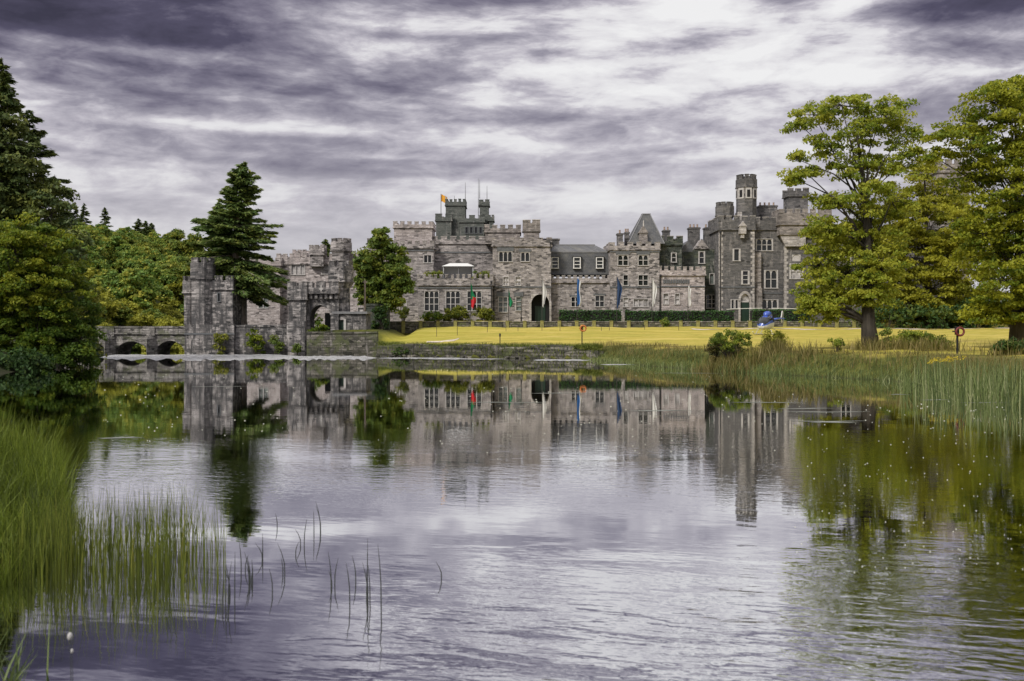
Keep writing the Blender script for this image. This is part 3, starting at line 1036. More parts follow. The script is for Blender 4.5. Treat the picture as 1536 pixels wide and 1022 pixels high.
    for sgn in (-1, 1):      # pointed hood round the doorway
        xm = (x0 + x1) / 2
        w = xm - x0
        out = [(xm + sgn * (w + .3), z0), (xm + sgn * (w + .3), z1 - 1.0)]
        inn = [(xm + sgn * w, z0), (xm + sgn * w, z1 - 1.0)]
        for i in range(1, n + 1):
            a_ = i / n * math.pi / 2
            out.append((xm + sgn * (w + .3) * math.cos(a_) * .999, z1 - 1.0 + 1.42 * math.sin(a_)))
            inn.append((xm + sgn * w * math.cos(a_) * .999, z1 - 1.0 + 1.0 * math.sin(a_)))
        poly = out + inn[::-1]
        if sgn < 0: poly = poly[::-1]
        mb.prism_xz(poly, 148.86, 148.99)
    mb.build('door_surround', M['quoin'], r)
    mb = MB()
    mb.box(x0, x1, 149.24, 149.3, z0, z1 - 1.25, 0)
    mb.box(x0, x1, 149.22, 149.3, z1 - 1.25, z1 - 1.1, 1)
    mb.box(x0, x1, 149.26, 149.3, z1 - 1.1, z1, 2)
    mb.build('door', [M['door'], M['frame'], M['glass_pale']], r)
    q = rect(1109, 1119, 340, 356, 148.4)
    mb = MB()        # little oriel under the battlements
    mb.box(q[0], q[1], 148.2, 149.02, q[2] + .5, q[3])
    mb.prism_xz([(q[0] - .12, q[3]), (q[1] + .12, q[3]), ((q[0] + q[1]) / 2, q[3] + .75)], 148.1, 149.02)
    mb.box(q[0] + .25, q[1] - .25, 148.4, 149.02, q[2] - .1, q[2] + .5)
    mb.build('oriel', M['quoin'], r)
    # projecting shafts of the octagonal stair turret
    round_tower(r, 'turret', 1087, 310, 350, 150.6, 11.5, 'dark_stone', flare=.28, band=1.5, n=8, merl=8, mh=.6)
    t_ = round_tower(r, 'tower', 1119.5, 270, 345, 151.2, 15.2, 'dark_stone', flare=.1, band=1.3, n=8, merl=9, mh=.7)
    c = W(1119.5, 292, 151.2)
    ap = 15.2 * 151.2 / FPX * math.cos(math.pi / 8)
    mb = MB()
    for i in range(-2, 3):
        a_ = -math.pi / 2 + i * math.pi / 4
        uy = (math.cos(a_), math.sin(a_))
        ux = (-uy[1], uy[0])
        cc = (c.x + uy[0] * (ap + .02), c.y + uy[1] * (ap + .02))
        mb.obox(cc, ux, uy, .46, .06, c.z - .75, c.z + .85, 0)
        mb.obox((cc[0] + uy[0] * .02, cc[1] + uy[1] * .02), ux, uy, .24, .06, c.z - .55, c.z + .55, 1)
    mb.build('belfry_opening', [M['frame'], M['dark']], t_)
    block(r, 'stair_turret', 1107, 1123, 318, 332, 150.1, 2.0, 'quoin')
    # ---- dark bay with pale windows
    block(r, 'wing', 1132, 1178.5, 331, 490, 150.6, 8, 'dark_stone', (.8, .45, .5),
          [(1135, 1158, 359, 376, 'L', dict(nx=3, nz=2, fw=.16)), (1148, 1165, 406, 432, 'L', dict(nx=2, nz=2, fw=.2)),
           (1143, 1166, 450, 463, 'L', dict(nx=3, nz=1, fw=.16))], bands=(440,), parh=1.3)
    chimney(r, 1139, 1166, 308, 336, 153, 1.8, 'dark_stone', 4)
    q = rect(1131.8, 1141, 379, 482, 150.2)
    mb = MB()
    mb.box(q[0], q[1], 149.9, 150.62, W(0, 432, 150).z, q[3])
    mb.box(q[0], q[1] + .1, 149.7, 150.62, q[2] - .6, W(0, 432, 150).z)
    mb.build('buttress', M['brown_stone'], r)
    # ---- corbelled tower at the right
    block(r, 'tower', 1177, 1240, 352, 490, 149.4, 9, 'dark_stone', None,
          [(1186, 1203, 396, 418, 'L', dict(nx=2, nz=2, pane='glass_pale', fw=.2)), (1188, 1201, 382, 392, None)], quoins='l')
    q = rect(1188, 1201, 382, 392, 149.4)
    mb = MB()
    mb.box(q[0], q[1], 149.5, 149.6, q[2], q[3])
    lancet_bits(mb, q[0], q[1], q[2] + .3, q[3], 149.42, 149.5)
    mb.build('blind_arch', M['frame'], r)
    block(r, 'turret', 1170, 1246, 320, 352.3, 148.7, 10.5, 'brown_stone', (.75, .4, .65), parh=1.6)
    mb = MB()
    qa = W(1170, 352, 148.7)
    qb = W(1177, 370, 149.4)
    mb.prism_xz([(qb.x - .0, qb.z), (qb.x + 3, qb.z), (qb.x + 3, qa.z - .01), (qa.x + .05, qa.z - .01)], 148.9, 149.39)
    mb.build('corbel', M['quoin'], r)
    block(r, 'turret', 1183, 1212, 288, 324, 154, 3, 'dark_stone', (.7, .35, .6))
    block(r, 'wing', 1240, 1420, 345, 490, 151.5, 9, 'dark_stone', (.8, .45, .6),
          [(1262, 1276, 372, 392, 'L', dict(nx=2, nz=2)), (1262, 1276, 418, 440, 'L', dict(nx=2, nz=2)), (1310, 1324, 372, 392, 'L', dict(nx=2, nz=2))])
    block(r, 'tower', 1406, 1454, 246, 490, 153, 7, 'brown_stone', (.9, .5, .7), parh=1.2)
    # ---- old keep far behind
    YK = 178
    block(r, 'keep', 654, 677, 326, 372, YK - 1, 5, 'keep_stone', (.9, .6, .6), capm='keep_stone')
    block(r, 'keep', 668.5, 697.5, 303, 372, YK, 5, 'keep_stone', (.42, .32, .5), capm='keep_stone', over=.1, label='tall square dark tower of the keep')
    mb = MB()
    for (px, py0, py1) in ((698, 301, 274), (717.5, 328, 268), (719.5, 298, 270), (730.5, 303, 279), (681.5, 303, 294)):
        a = W(px, py0, YK + 1)
        b = W(px, py1, YK + 1)
        mm = MB()
        mm.tube([a, b], [.07, .03], 5)
        mm.build('antenna', M['lead'], r)
    block(r, 'keep', 690, 726, 328, 372, YK - .6, 5, 'keep_stone', (.8, .75, .6),
          [(698 + 7 * i, 702 + 7 * i, 341, 350, 'L', dict(nx=1, nz=1, fm='hood', fw=.08)) for i in range(4)], capm='keep_stone')
    block(r, 'keep', 719.5, 733, 303, 372, YK + .4, 3, 'keep_stone', (.6, .3, .4), capm='keep_stone')
    block(r, 'keep', 733.5, 740, 326, 372, YK, 3, 'keep_stone', (.4, .2, .4), capm='keep_stone')
    # rainwater pipes
    for (px, pt, pb_, Y) in ((651.5, 372, 410, 154.9), (741, 432, 485, 148.86), (826, 366, 378, 148.8), (1080.5, 350, 478, 148.9), (990.5, 415, 480, 149.05), (737, 425, 484, 146.88)):
        m2 = MB()
        m2.tube([W(px, pt, Y), W(px, pb_, Y)], .07, 6)
        m2.box(W(px, pt, Y).x - .14, W(px, pt, Y).x + .14, Y - .12, Y + .08, W(px, pt, Y).z, W(px, pt, Y).z + .3)
        m2.build('drainpipe', M['iron'], r)


build_castle()

# white canopy and planting on the roof terrace
def roof_terrace():
    z0 = W(0, 418, 147).z + .02
    root = empty('canopy', (W(692, 0, 151).x, 151, z0), 'white pitched canopy standing on the castle roof terrace', 'canopy')
    x0, x1 = W(665, 0, 150).x, W(710, 0, 150).x
    zt, ze = W(0, 394.5, 150).z, W(0, 400, 150).z
    mb = MB()
    y0, y1 = 149.4, 152.4
    ym = (y0 + y1) / 2
    xi = .9
    A = [(x0 - .2, y0 - .2, ze), (x1 + .2, y0 - .2, ze), (x1 + .2, y1 + .2, ze), (x0 - .2, y1 + .2, ze)]
    B = [(x0 + xi, ym, zt), (x1 - xi, ym, zt)]
    mb.face([A[0], A[1], B[1], B[0]])
    mb.face([A[1], A[2], B[1]])
    mb.face([A[2], A[3], B[0], B[1]])
    mb.face([A[3], A[0], B[0]])
    mb.face([A[3], A[2], A[1], A[0]])
    mb.build('canopy_roof', M['white'], root)
    mb = MB()
    for (a, b, c, d) in ((x0, x1, y1 - .06, y1), (x0, x0 + .06, y0, y1 - .06), (x1 - .06, x1, y0, y1 - .06)):
        mb.box(a, b, c, d, z0, ze - .02)
    mb.build('canopy_wall', plain('grey_canopy_sheet', (.66, .67, .68), .7), root)
    for xx in (x0 + .08, (x0 + x1) / 2, x1 - .14):
        mb = MB()
        mb.box(xx, xx + .08, y0 + .02, y0 + .1, z0, ze - .02)
        mb.build('post', M['lead'], root)


roof_terrace()

# ================================================================== bridge, gate, walls
YG = 122.0


def four_centre(x0, x1, zs, za, k=7):
    """points of a low pointed arch from right springing to left springing"""
    xm = (x0 + x1) / 2
    pts = []
    for i in range(2 * k + 1):
        t = i / (2 * k)
        x = x1 + (x0 - x1) * t
        u = abs(x - xm) / ((x1 - x0) / 2)
        pts.append((x, zs + (za - zs) * (1 - u ** 2.2) ** .62 * (.86 + .14 * (1 - u))))
    return pts


def build_bridge():
    root = empty('stone_bridge', (W(212, 0, YG).x, YG + 2.5, 0), 'low mossy stone bridge with pointed arches running left from the gate tower', 'bridge')
    P = lambda px, py: (W(px, py, YG).x, W(px, py, YG).z)
    xl, xr = W(50, 0, YG).x, W(279, 0, YG).x
    zt = W(0, 500, YG).z
    mb = MB()
    poly = [(xl, zt), (xl, -.6)]
    for (a, b, apex) in ((128, 158, 514), (173, 221, 512), (234, 284, 511)):
        x0, x1 = W(a, 0, YG).x, min(W(b, 0, YG).x, xr - .2)
        za = W(0, apex, YG).z
        pts = four_centre(x0, x1, .35, za)
        poly += [(x0, -.6)] + pts[::-1] + [(x1, -.6)]
    poly += [(xr, -.6), (xr, zt)]
    mb.prism_xz(poly, YG, YG + 5)
    mb.build('arcade', M['bridge_stone'], root)
    for y in (YG - .1, YG + 4.6):
        mb = MB()
        z1 = W(0, 489.5, YG).z
        mb.box(xl, xr, y, y + .5, zt + .004, z1 - .18)
        mb.box(xl, xr, y - .12, y + .62, zt - .12, zt + .004)
        mb.prism_xz([(xl, z1 - .18), (xr, z1 - .18), (xr, z1), (xl, z1)], y - .08, y + .58)
        mb.build('parapet', M['bridge_stone'], root)
    for (a, b) in ((158, 172), (221, 233)):
        x0, x1 = W(a, 0, YG).x, W(b, 0, YG).x
        mb = MB()
        zc = W(0, 508, YG).z
        xm = (x0 + x1) / 2
        pl = [(x0 - .1, YG - .02), (xm, YG - 1.5), (x1 + .1, YG - .02)]
        bt = [(p[0], p[1], -.7) for p in pl]
        tp = [(p[0], p[1], zc) for p in pl]
        for i in range(2):
            mb.face([bt[i], bt[i + 1], tp[i + 1], tp[i]])
        ap = (xm, YG - .02, zc + .9)
        mb.face([tp[0], tp[1], ap])
        mb.face([tp[1], tp[2], ap])
        mb.box(x0, x1, YG - .3, YG + .01, zc + .3, W(0, 491, YG).z)
        mb.build('cutwater', M['bridge_stone'], root)


build_bridge()


def build_bridge_tower():
    cx = W(313, 0, YG + 2).x
    root = empty('bridge_tower', (cx, YG + 3, 0), 'stained stone tower with a taller stair turret at the lake end of the bridge', 'tower')
    block(root, 'plinth', 277, 351, 487, 536, YG - .4, 8, 'gate_stone', None, label=None, bands=(501,))
    block(root, 'tower_body', 291, 349, 421, 488, YG + .4, 6.6, 'gate_stone', (.95, .4, .55), parh=1.0, capm='gate_stone', wins=[(327, 330, 440, 452, 'S', dict(nx=1, nz=1, fm='hood', fw=.1))])
    round_tower(root, 'corner_turret', 285, 422, 488, YG + 2.0, 8.5, 'gate_stone', flare=.2, band=1.5, n=12, merl=7, mh=.6, capm='gate_stone')
    round_tower(root, 'stair_turret', 304.5, 395, 488, YG + .9, 16.5, 'gate_stone', flare=.16, band=2.0, n=8, merl=8, mh=.62, capm='gate_stone')


build_bridge_tower()


def lone_wall(name, label, cat, px0, px1, pyt, pyb, Y, thick, mat, cope=.2, wav=.0, seed=1, kind=None):
    x0, x1, z0, z1 = rect(px0, px1, pyt, pyb, Y)
    root = empty(name, ((x0 + x1) / 2, Y + thick / 2, z0), label, cat)
    mb = MB()
    n = max(2, int((x1 - x0) / 1.2))
    rnd = random.Random(seed)
    xs = [x0 + (x1 - x0) * i / n for i in range(n + 1)]
    zs = [z1 + rnd.uniform(-wav, wav) for _ in xs]
    poly = [(x0, z0), (x1, z0)] + [(x, z) for x, z in zip(xs[::-1], zs[::-1])]
    mb.prism_xz(poly, Y, Y + thick)
    mb.build('masonry', M[mat], root)
    if cope:
        mb = MB()
        for i in range(n):
            a, b = xs[i], xs[i + 1] - .03
            za = (zs[i] + zs[i + 1]) / 2 - .02
            mb.box(a, b, Y - .1, Y + thick + .1, za, za + cope + rnd.uniform(0, .06))
        mb.build('coping', M[mat], root)
    return root


lone_wall('lakeside_wall', 'long stone retaining wall between the bridge tower and the gatehouse', 'wall', 351.5, 437, 490, 537, YG + .2, .9, 'gate_stone', .22, .04, 3)
lone_wall('quay_wall', 'stone quay wall with flat coping in front of the gatehouse arch', 'wall', 460, 566, 500, 542, 117.2, 1.0, 'bank_stone', .2, .04, 4)
lone_wall('ivy_wall', 'tall wall hung with dark ivy at the left end of the terrace', 'wall', 549, 583, 459, 503, 134, 1.6, 'green_stone', .2, .1, 5)


def build_gatehouse():
    Y = YG
    root = empty('gatehouse', (W(482, 0, Y).x, Y + 3, 1.0), 'castle gatehouse with a pointed archway and a flared turret beside the lake', 'gatehouse')
    # left pier tower, standing on a battered foot in the water
    block(root, 'pier_tower', 433, 459, 430, 482, Y + .2, 4.5, 'gate_stone', (.8, .4, .6), parh=1.5, capm='gate_stone')
    block(root, 'pier_foot', 430, 457, 481.5, 538, Y - .5, 5, 'gate_stone', None)
    # gate wall with the archway
    P = lambda px, py: (W(px, py, Y + 1).x, W(px, py, Y + 1).z)
    xl, xr = P(457, 0)[0], P(508, 0)[0]
    zt = P(0, 441)[1]
    ax0, ax1 = P(464, 0)[0], P(496, 0)[0]
    zs, za, zb = P(0, 475)[1], P(0, 457.5)[1], 1.0
    xm = (ax0 + ax1) / 2
    arc = []
    for i in range(13):
        t = i / 12
        x = ax0 + (ax1 - ax0) * t
        u = abs(x - xm) / (xm - ax0)
        arc.append((x, zs + (za - zs) * (math.sqrt(max(0, 1 - ((u + .35) / 1.35) ** 2)) / math.sqrt(1 - (.35 / 1.35) ** 2))))
    mb = MB()
    mb.prism_xz([(xl, zb), (ax0, zb)] + arc + [(ax1, zb), (xr, zb), (xr, zt), (xl, zt)], Y + 1, Y + 4.2)
    w = mb.build('gate_wall', M['gate_stone'], root)
    mb = MB()
    ys = Y + .3
    zp0, zp1 = P(0, 441)[1], P(0, 432)[1]
    mb.box(xl - .1, xr + .1, ys, Y + 4.4, zp0 + .004, zp1)
    merlon_row(mb, xl - .08, xr + .08, ys + .02, zp1 - .03, zp1 + .75, 'x', .45, 1.1, .45, 5)
    k = 7
    for i in range(k):      # corbels of the machicolation
        xc = xl + .25 + (xr - xl - .5) * i / (k - 1)
        mb.prism_xz([(xc - .17, zp0 - .6), (xc + .17, zp0 - .6), (xc + .17, zp0), (xc - .17, zp0)], ys + .25, Y + 1.0)
    mb.build('parapet', M['gate_stone'], w)
    mb = MB()       # pale reveal ribs of the arch and the hung gate leaf
    rib = []
    for sgn, off in ((1, 0),):
        pts = [(ax1, zb)] + [(p[0], p[1]) for p in arc[::-1][:8]]
        inn = [(p[0] - .22, p[1] - .12) for p in pts]
        mb.prism_xz(pts + inn[::-1], Y + 3.2, Y + 4.3)
    mb.build('arch_rib', M['quoin'], root)
    mb = MB()
    mb.box(ax1 - 1.35, ax1 - .25, Y + 4.4, Y + 4.5, zb + 1.2, zs + .5)
    mb.build('gate_leaf', M['iron'], root)
    # arrow slit
    c = W(481, 436, Y)
    mb = MB()
    mb.box(c.x - .07, c.x + .07, ys - .03, ys + .03, zp0 + .3, zp1 + .35)
    mb.box(c.x - .25, c.x - .07, ys - .028, ys + .03, zp1 - .25, zp1 - .1)
    mb.box(c.x + .07, c.x + .25, ys - .028, ys + .03, zp1 - .25, zp1 - .1)
    mb.build('arrow_slit', M['frame'], w)
    # flared turret at the right
    round_tower(root, 'turret', 511.5, 400, 500, Y + 2.6, 14, 'gate_stone', flare=.45, band=2.0, n=8, merl=7, mh=.65, capm='gate_stone')
    # low lodge with a doorway
    block(root, 'lodge', 500, 549, 471, 503, Y + 1.2, 4, 'gate_stone', None,
          [(508, 515.5, 480, 498, None), (501.5, 504.5, 482, 496, None)])
    q = rect(508, 515.5, 480, 498, Y + 1.2)
    mb = MB()
    mb.box(q[0], q[1], Y + 1.45, Y + 1.5, q[2], q[3])
    mb.build('door', M['door'], root)
    mb = MB()
    q2 = rect(501.5, 504.5, 482, 496, Y + 1.2)
    mb.box(q2[0], q2[1], Y + 1.45, Y + 1.5, q2[2], q2[3])
    mb.build('pane', M['glass'], root)
    mb = MB()
    for xx in (q[0] - .3, q[1] + .02):
        mb.box(xx, xx + .28, Y + 1.08, Y + 1.21, q[2], q[3] + .1)
    mb.build('door_surround', M['frame'], root)
    x0, x1, z0, z1 = rect(498, 551, 467.5, 471, Y + 1.1)
    mb = MB()
    mb.box(x0, x1, Y + .95, Y + 5.4, z0, z1)
    mb.build('roof_slab', M['lead'], root)


build_gatehouse()


def build_terrace_wall():
    """low garden wall along the top of the lawn with mossy capped piers"""
    root = empty('terrace_wall', (W(930, 0, 140).x, 140.2, 3.4), 'long low terrace wall with yellow mossy piers along the top of the lawn', 'wall')
    moss = plain('yellow_green_moss', (.22, .205, .07), .9, noise_amt=.3, nscale=4)
    x0, x1 = W(577, 0, 140).x, W(1292, 0, 140).x
    zb, zt = 2.4, W(0, 482.2, 140).z
    mb = MB()
    n = 60
    mb.box(x0, x1, 140.05, 140.45, zb, zt - .12)
    mb.build('masonry', M['bank_stone'], root)
    mb = MB()
    mb.box(x0, x1, 139.97, 140.53, zt - .12, zt)
    mb.build('coping', M['bridge_stone'], root)
    k = 27
    for i in range(k):
        px = 605 + i * 26.0
        xc = W(px, 0, 140).x
        mb = MB()
        mb.box(xc - .24, xc + .24, 139.88, 140.62, zb, zt + .012)
        mb.prism_xz([(xc - .28, zt + .012), (xc + .28, zt + .012), (xc + .2, zt + .09), (xc - .2, zt + .09)], 139.84, 140.66)
        mb.build('pier', moss, root)


build_terrace_wall()


def build_bank_wall():
    """rough stone revetment between the lawn and the lake, following the shore"""
    line = [(-15.6, 118), (-14.8, 112), (-12.2, 109), (-4.6, 106), (2, 103), (7.2, 100), (8.6, 97)]
    root = empty('shore_wall', (-4, 104, 0), 'rough overgrown stone shore wall holding up the lawn edge', 'wall')
    mb = MB()
    rnd = random.Random(4)
    pts = []
    for i in range(len(line) - 1):
        a, b = Vector(line[i]), Vector(line[i + 1])
        n = max(1, int((b - a).length / .9))
        pts += [a.lerp(b, k / n) for k in range(n)]
    pts.append(Vector(line[-1]))
    for i in range(len(pts) - 1):
        a, b = pts[i], pts[i + 1]
        t = (b - a).normalized()
        nrm = Vector((t.y, -t.x))
        h = 1.32 + .1 * math.sin(i * .7) + rnd.uniform(-.07, .05)
        if i > len(pts) - 6: h *= .75
        c = (a + b) / 2 + nrm * rnd.uniform(-.04, .06)
        mb.obox((c.x, c.y), (t.x, t.y), (-t.y, t.x), (b - a).length / 2 + .03, .35, -.5, h)
    mb.build('masonry', M['bank_stone'], root)
    # fallen stones at the foot
    for k in range(26):
        p = pts[rnd.randrange(len(pts) - 1)]
        s = rnd.uniform(.12, .32)
        boulder(p.x + rnd.uniform(-.2, .2), p.y - .55 - rnd.uniform(0, .5), s, 'grey boulder lying at the foot of the shore wall', 'boulders at the foot of the shore wall', rnd.random())


_bould = []


def boulder(x, y, s, label, group, sd):
    if not _bould:
        me = bpy.data.meshes.new('boulder')
        vs, fs = [], []
        n, k = 10, 6
        for j in range(k + 1):
            th = math.pi * j / k
            for i in range(n):
                ph = 2 * math.pi * i / n
                d = Vector((math.sin(th) * math.cos(ph), math.sin(th) * math.sin(ph), math.cos(th)))
                q = d * (1 + .35 * mnoise.noise(d * 1.7 + Vector((3, 1, 2))))
                vs.append((q.x * 1.3, q.y, q.z * .75))
        for j in range(k):
            for i in range(n):
                i2 = (i + 1) % n
                fs.append((j * n + i, (j + 1) * n + i, (j + 1) * n + i2, j * n + i2))
        me.from_pydata(vs, [], fs)
        me.materials.append(M['bank_stone'])
        _bould.append(me)
    o = bpy.data.objects.new('boulder', _bould[0])
    C.objects.link(o)
    o.location = (x, y, s * .15)
    o.scale = (s, s, s)
    o.rotation_euler = (0, 0, sd * 6.3)
    meta(o, label, 'boulder', group)
    return o


build_bank_wall()

# ================================================================== leaves and trees
def unit(v):
    return v / np.maximum(np.linalg.norm(v, axis=1, keepdims=True), 1e-6)


def leaf_quads(rng, Cn, size, up=.5, aspect=.55, outward=None, flat=0.0):
    n = len(Cn)
    N = rng.normal(size=(n, 3))
    N[:, 2] = N[:, 2] * 1.0 + up
    if outward is not None: N += outward * .7
    N = unit(N)
    T = rng.normal(size=(n, 3))
    T[:, 2] *= (1 - flat)
    T = unit(T - N * (T * N).sum(1, keepdims=True))
    B = np.cross(N, T)
    s = size[:, None]
    V = np.empty((n, 4, 3))
    V[:, 0] = Cn - T * s
    V[:, 1] = Cn + B * s * aspect
    V[:, 2] = Cn + T * s * .95
    V[:, 3] = Cn - B * s * aspect
    return V.reshape(-1, 3)


def clump_leaves(rng, centers, rads, per, lsize, flatten=.45, tint_c=None, tint_s=.16):
    k = len(centers)
    idx = np.repeat(np.arange(k), per)
    off = rng.normal(size=(len(idx), 3))
    off = unit(off) * (rng.random((len(idx), 1)) ** .45)
    off[:, 2] *= flatten
    # the clump droops toward its rim
    off[:, 2] -= .22 * (off[:, 0] ** 2 + off[:, 1] ** 2)
    Cn = centers[idx] + off * rads[idx][:, None]
    sz = lsize * rng.uniform(.65, 1.35, len(idx))
    V = leaf_quads(rng, Cn, sz, up=.75, outward=off)
    tc = tint_c if tint_c is not None else rng.uniform(.25, .75, k)
    tint = np.clip(tc[idx] + rng.normal(size=len(idx)) * tint_s, 0, 1)
    return V, tint


def broadleaf(name, label, cat, base, lobes, Y, leafm, trunk_r=.4, barkm='bark', dens=1.0, per=70, lsize=.2, crad=.85, seed=1, group=None,
              shell=.45, flatten=.45, trunk_top=None, tint=(.25, .75), depth=.85, lean=0.0, lobe_tint=None, ratio=1.0, ldens=()):
    """tree with a tapered trunk, limbs to each lobe of the crown, thin branches and leaf clumps.
    lobes: (px, py, rx, ry[, depth offset in m]) as the photo shows them, at distance Y"""
    rng = np.random.default_rng(seed)
    rnd = random.Random(seed)
    root = empty(name, base, label, cat, group)
    s = Y / FPX
    B = Vector(base)
    L = []
    for i, lb in enumerate(lobes):
        lb = (lb[0], lb[1], lb[2] * ratio, lb[3] * ratio) + tuple(lb[4:])
        c = W(lb[0], lb[1], Y)
        rx, rz = lb[2] * s, lb[3] * s
        ry = max(rx, rz) * depth
        dy = lb[4] if len(lb) > 4 else rnd.uniform(-.9, .9) * ry * .7
        L.append((Vector((c.x, Y + dy, c.z)), rx, ry, rz))
    top = max(L, key=lambda q: q[0].z + q[3] * .3)
    tt = Vector(trunk_top) if trunk_top is not None else top[0]
    tm = MB()
    path = []
    K = 9
    for i in range(K + 1):
        t = i / K
        p = B.lerp(tt, t)
        p.x += math.sin(t * 5 + seed) * .18 * (1 if 0 < i else 0) * (1 - t * .3) + lean * math.sin(t * math.pi)
        p.y += math.cos(t * 4 + seed) * .15 * (1 if 0 < i else 0)
        path.append(p)
    rad = [trunk_r * (1.45 if i == 0 else (1.08 if i == 1 else 1.0)) * (1 - .88 * (i / K)) for i in range(K + 1)]
    path[0] = path[0] - Vector((0, 0, .3))
    tm.tube(path, rad, 9)

    def on_trunk(z):
        best = min(range(len(path)), key=lambda i: abs(path[i].z - z))
        return path[best].copy(), rad[best]

    CL, RD, TI = [], [], []
    for li, (c, rx, ry, rz) in enumerate(L):
        z0 = B.z + (c.z - B.z) * rnd.uniform(.55, .8)
        st, r0 = on_trunk(z0)
        midp = st.lerp(c, .5) + Vector((rnd.uniform(-.3, .3), rnd.uniform(-.3, .3), .25 * (c - st).length * .3))
        r1 = max(.05, r0 * .36)
        tm.tube([st, st.lerp(midp, .5) + Vector((0, 0, .1)), midp, c], [r1, r1 * .8, r1 * .6, r1 * .25], 6)
        area = rx * rz + rx * ry + ry * rz
        nc = max(6, int(dens * (ldens[li] if li < len(ldens) else 1) * area * 1.5 / (crad * crad)))
        dirs = unit(rng.normal(size=(nc, 3)))
        rr = shell + (1 - shell) * rng.random((nc, 1)) ** .6
        pts = np.array(c) + dirs * rr * np.array([rx, ry, rz])
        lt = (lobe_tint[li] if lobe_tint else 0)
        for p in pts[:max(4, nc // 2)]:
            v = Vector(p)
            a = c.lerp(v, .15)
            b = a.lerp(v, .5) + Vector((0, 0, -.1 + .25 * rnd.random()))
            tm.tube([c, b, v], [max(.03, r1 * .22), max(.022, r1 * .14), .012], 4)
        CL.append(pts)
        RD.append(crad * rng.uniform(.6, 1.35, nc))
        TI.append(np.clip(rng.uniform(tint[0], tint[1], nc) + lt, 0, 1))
    tm.build('trunk', M[barkm], root, smooth=True)
    V, ti = clump_leaves(rng, np.concatenate(CL), np.concatenate(RD), per, lsize, flatten, np.concatenate(TI))
    np_quads('crown', V, len(ti), ti, M[leafm], root)
    return root


def conifer(name, label, cat, base, top, prof, leafm, barkm, trunk_r=.45, nb=90, seed=1, group=None, nsize=.28, spray=38, z_first=.2, droop=.25, bend=0.0, uplift=.3, gaps=.12, sided=None):
    """conifer: straight tapered stem, tiers of long boughs carrying flat needle sprays. prof(t)-> bough length at height t, 0 foot .. 1 tip"""
    rng = np.random.default_rng(seed)
    rnd = random.Random(seed)
    root = empty(name, base, label, cat, group)
    B, T = Vector(base), Vector(top)
    tm = MB()
    K = 12
    path = [B.lerp(T, i / K) + Vector((bend * math.sin(i / K * math.pi), 0, 0)) for i in range(K + 1)]
    path[0] = path[0] - Vector((0, 0, .4))
    rad = [trunk_r * (1.5 if i == 0 else 1.1 if i == 1 else 1) * (1 - .93 * i / K) for i in range(K + 1)]
    tm.tube(path, rad, 9)

    def at(t):
        f = t * K
        i = min(K - 1, int(f))
        return path[i].lerp(path[i + 1], f - i)

    CC, TT, NN, SZ, TI = [], [], [], [], []
    for b in range(nb):
        t = z_first + (1 - z_first) * ((b + rnd.random()) / nb) ** .92
        ang = rnd.uniform(0, 2 * math.pi)
        if sided and rnd.random() < sided[2] and t < sided[3]: ang = rnd.uniform(sided[0], sided[1])
        ln = prof(t, math.cos(ang)) * rnd.uniform(.55, 1.15)
        if ln < .15: continue
        if rnd.random() < gaps: ln *= .45
        st = at(min(t, .995))
        d = Vector((math.cos(ang), math.sin(ang), 0))
        pts = []
        up = uplift * (t - .35)
        for k in range(6):
            u = k / 5
            z = up * ln * u - droop * ln * u * u * (1.15 - t) + .16 * ln * max(0, u - .6) ** 1.5
            pts.append(st + d * ln * u + Vector((0, 0, z)))
        r1 = max(.018, trunk_r * .16 * (1 - t) + .012)
        tm.tube(pts, [r1 * (1 - .8 * k / 5) for k in range(6)], 4)
        ns = max(8, int(spray * ln))
        u = rng.uniform(.12, 1.0, ns) ** .8
        f = u * 5
        i0 = np.minimum(4, f.astype(int))
        P = np.array([tuple(p) for p in pts])
        pos = P[i0] + (P[i0 + 1] - P[i0]) * (f - i0)[:, None]
        perp = np.array([-d.y, d.x, 0.0])
        side = rng.normal(size=ns) * .36 * ln * (1.02 - u) * .9 + rng.normal(size=ns) * .12
        side = np.clip(side, -.45 * ln, .45 * ln)
        pos = pos + perp * side[:, None]
        pos[:, 2] += rng.normal(size=ns) * .07 - np.abs(side) * .18 - rng.random(ns) * .16
        tn = np.array(d) + perp * np.sign(side)[:, None] * rng.uniform(.2, .9, ns)[:, None] + rng.normal(size=(ns, 3)) * .22
        tn[:, 2] -= .22
        CC.append(pos)
        TT.append(unit(tn))
        N = rng.normal(size=(ns, 3)) * .5
        N[:, 2] += 1.0
        NN.append(unit(N))
        SZ.append(nsize * rng.uniform(.6, 1.35, ns))
        TI.append(np.clip(rnd.uniform(.2, .7) + rng.normal(size=ns) * .14 + .15 * (u - .5), 0, 1))
    tm.build('trunk', M[barkm], root, smooth=True)
    Cn, Tn, Nn, s, ti = map(np.concatenate, (CC, TT, NN, SZ, TI))
    Bn = unit(np.cross(Nn, Tn))
    s = s[:, None]
    V = np.empty((len(Cn), 4, 3))
    V[:, 0] = Cn - Tn * s
    V[:, 1] = Cn + Bn * s * .30
    V[:, 2] = Cn + Tn * s
    V[:, 3] = Cn - Bn * s * .30
    np_quads('crown', V.reshape(-1, 3), len(ti), ti, M[leafm], root)
    return root


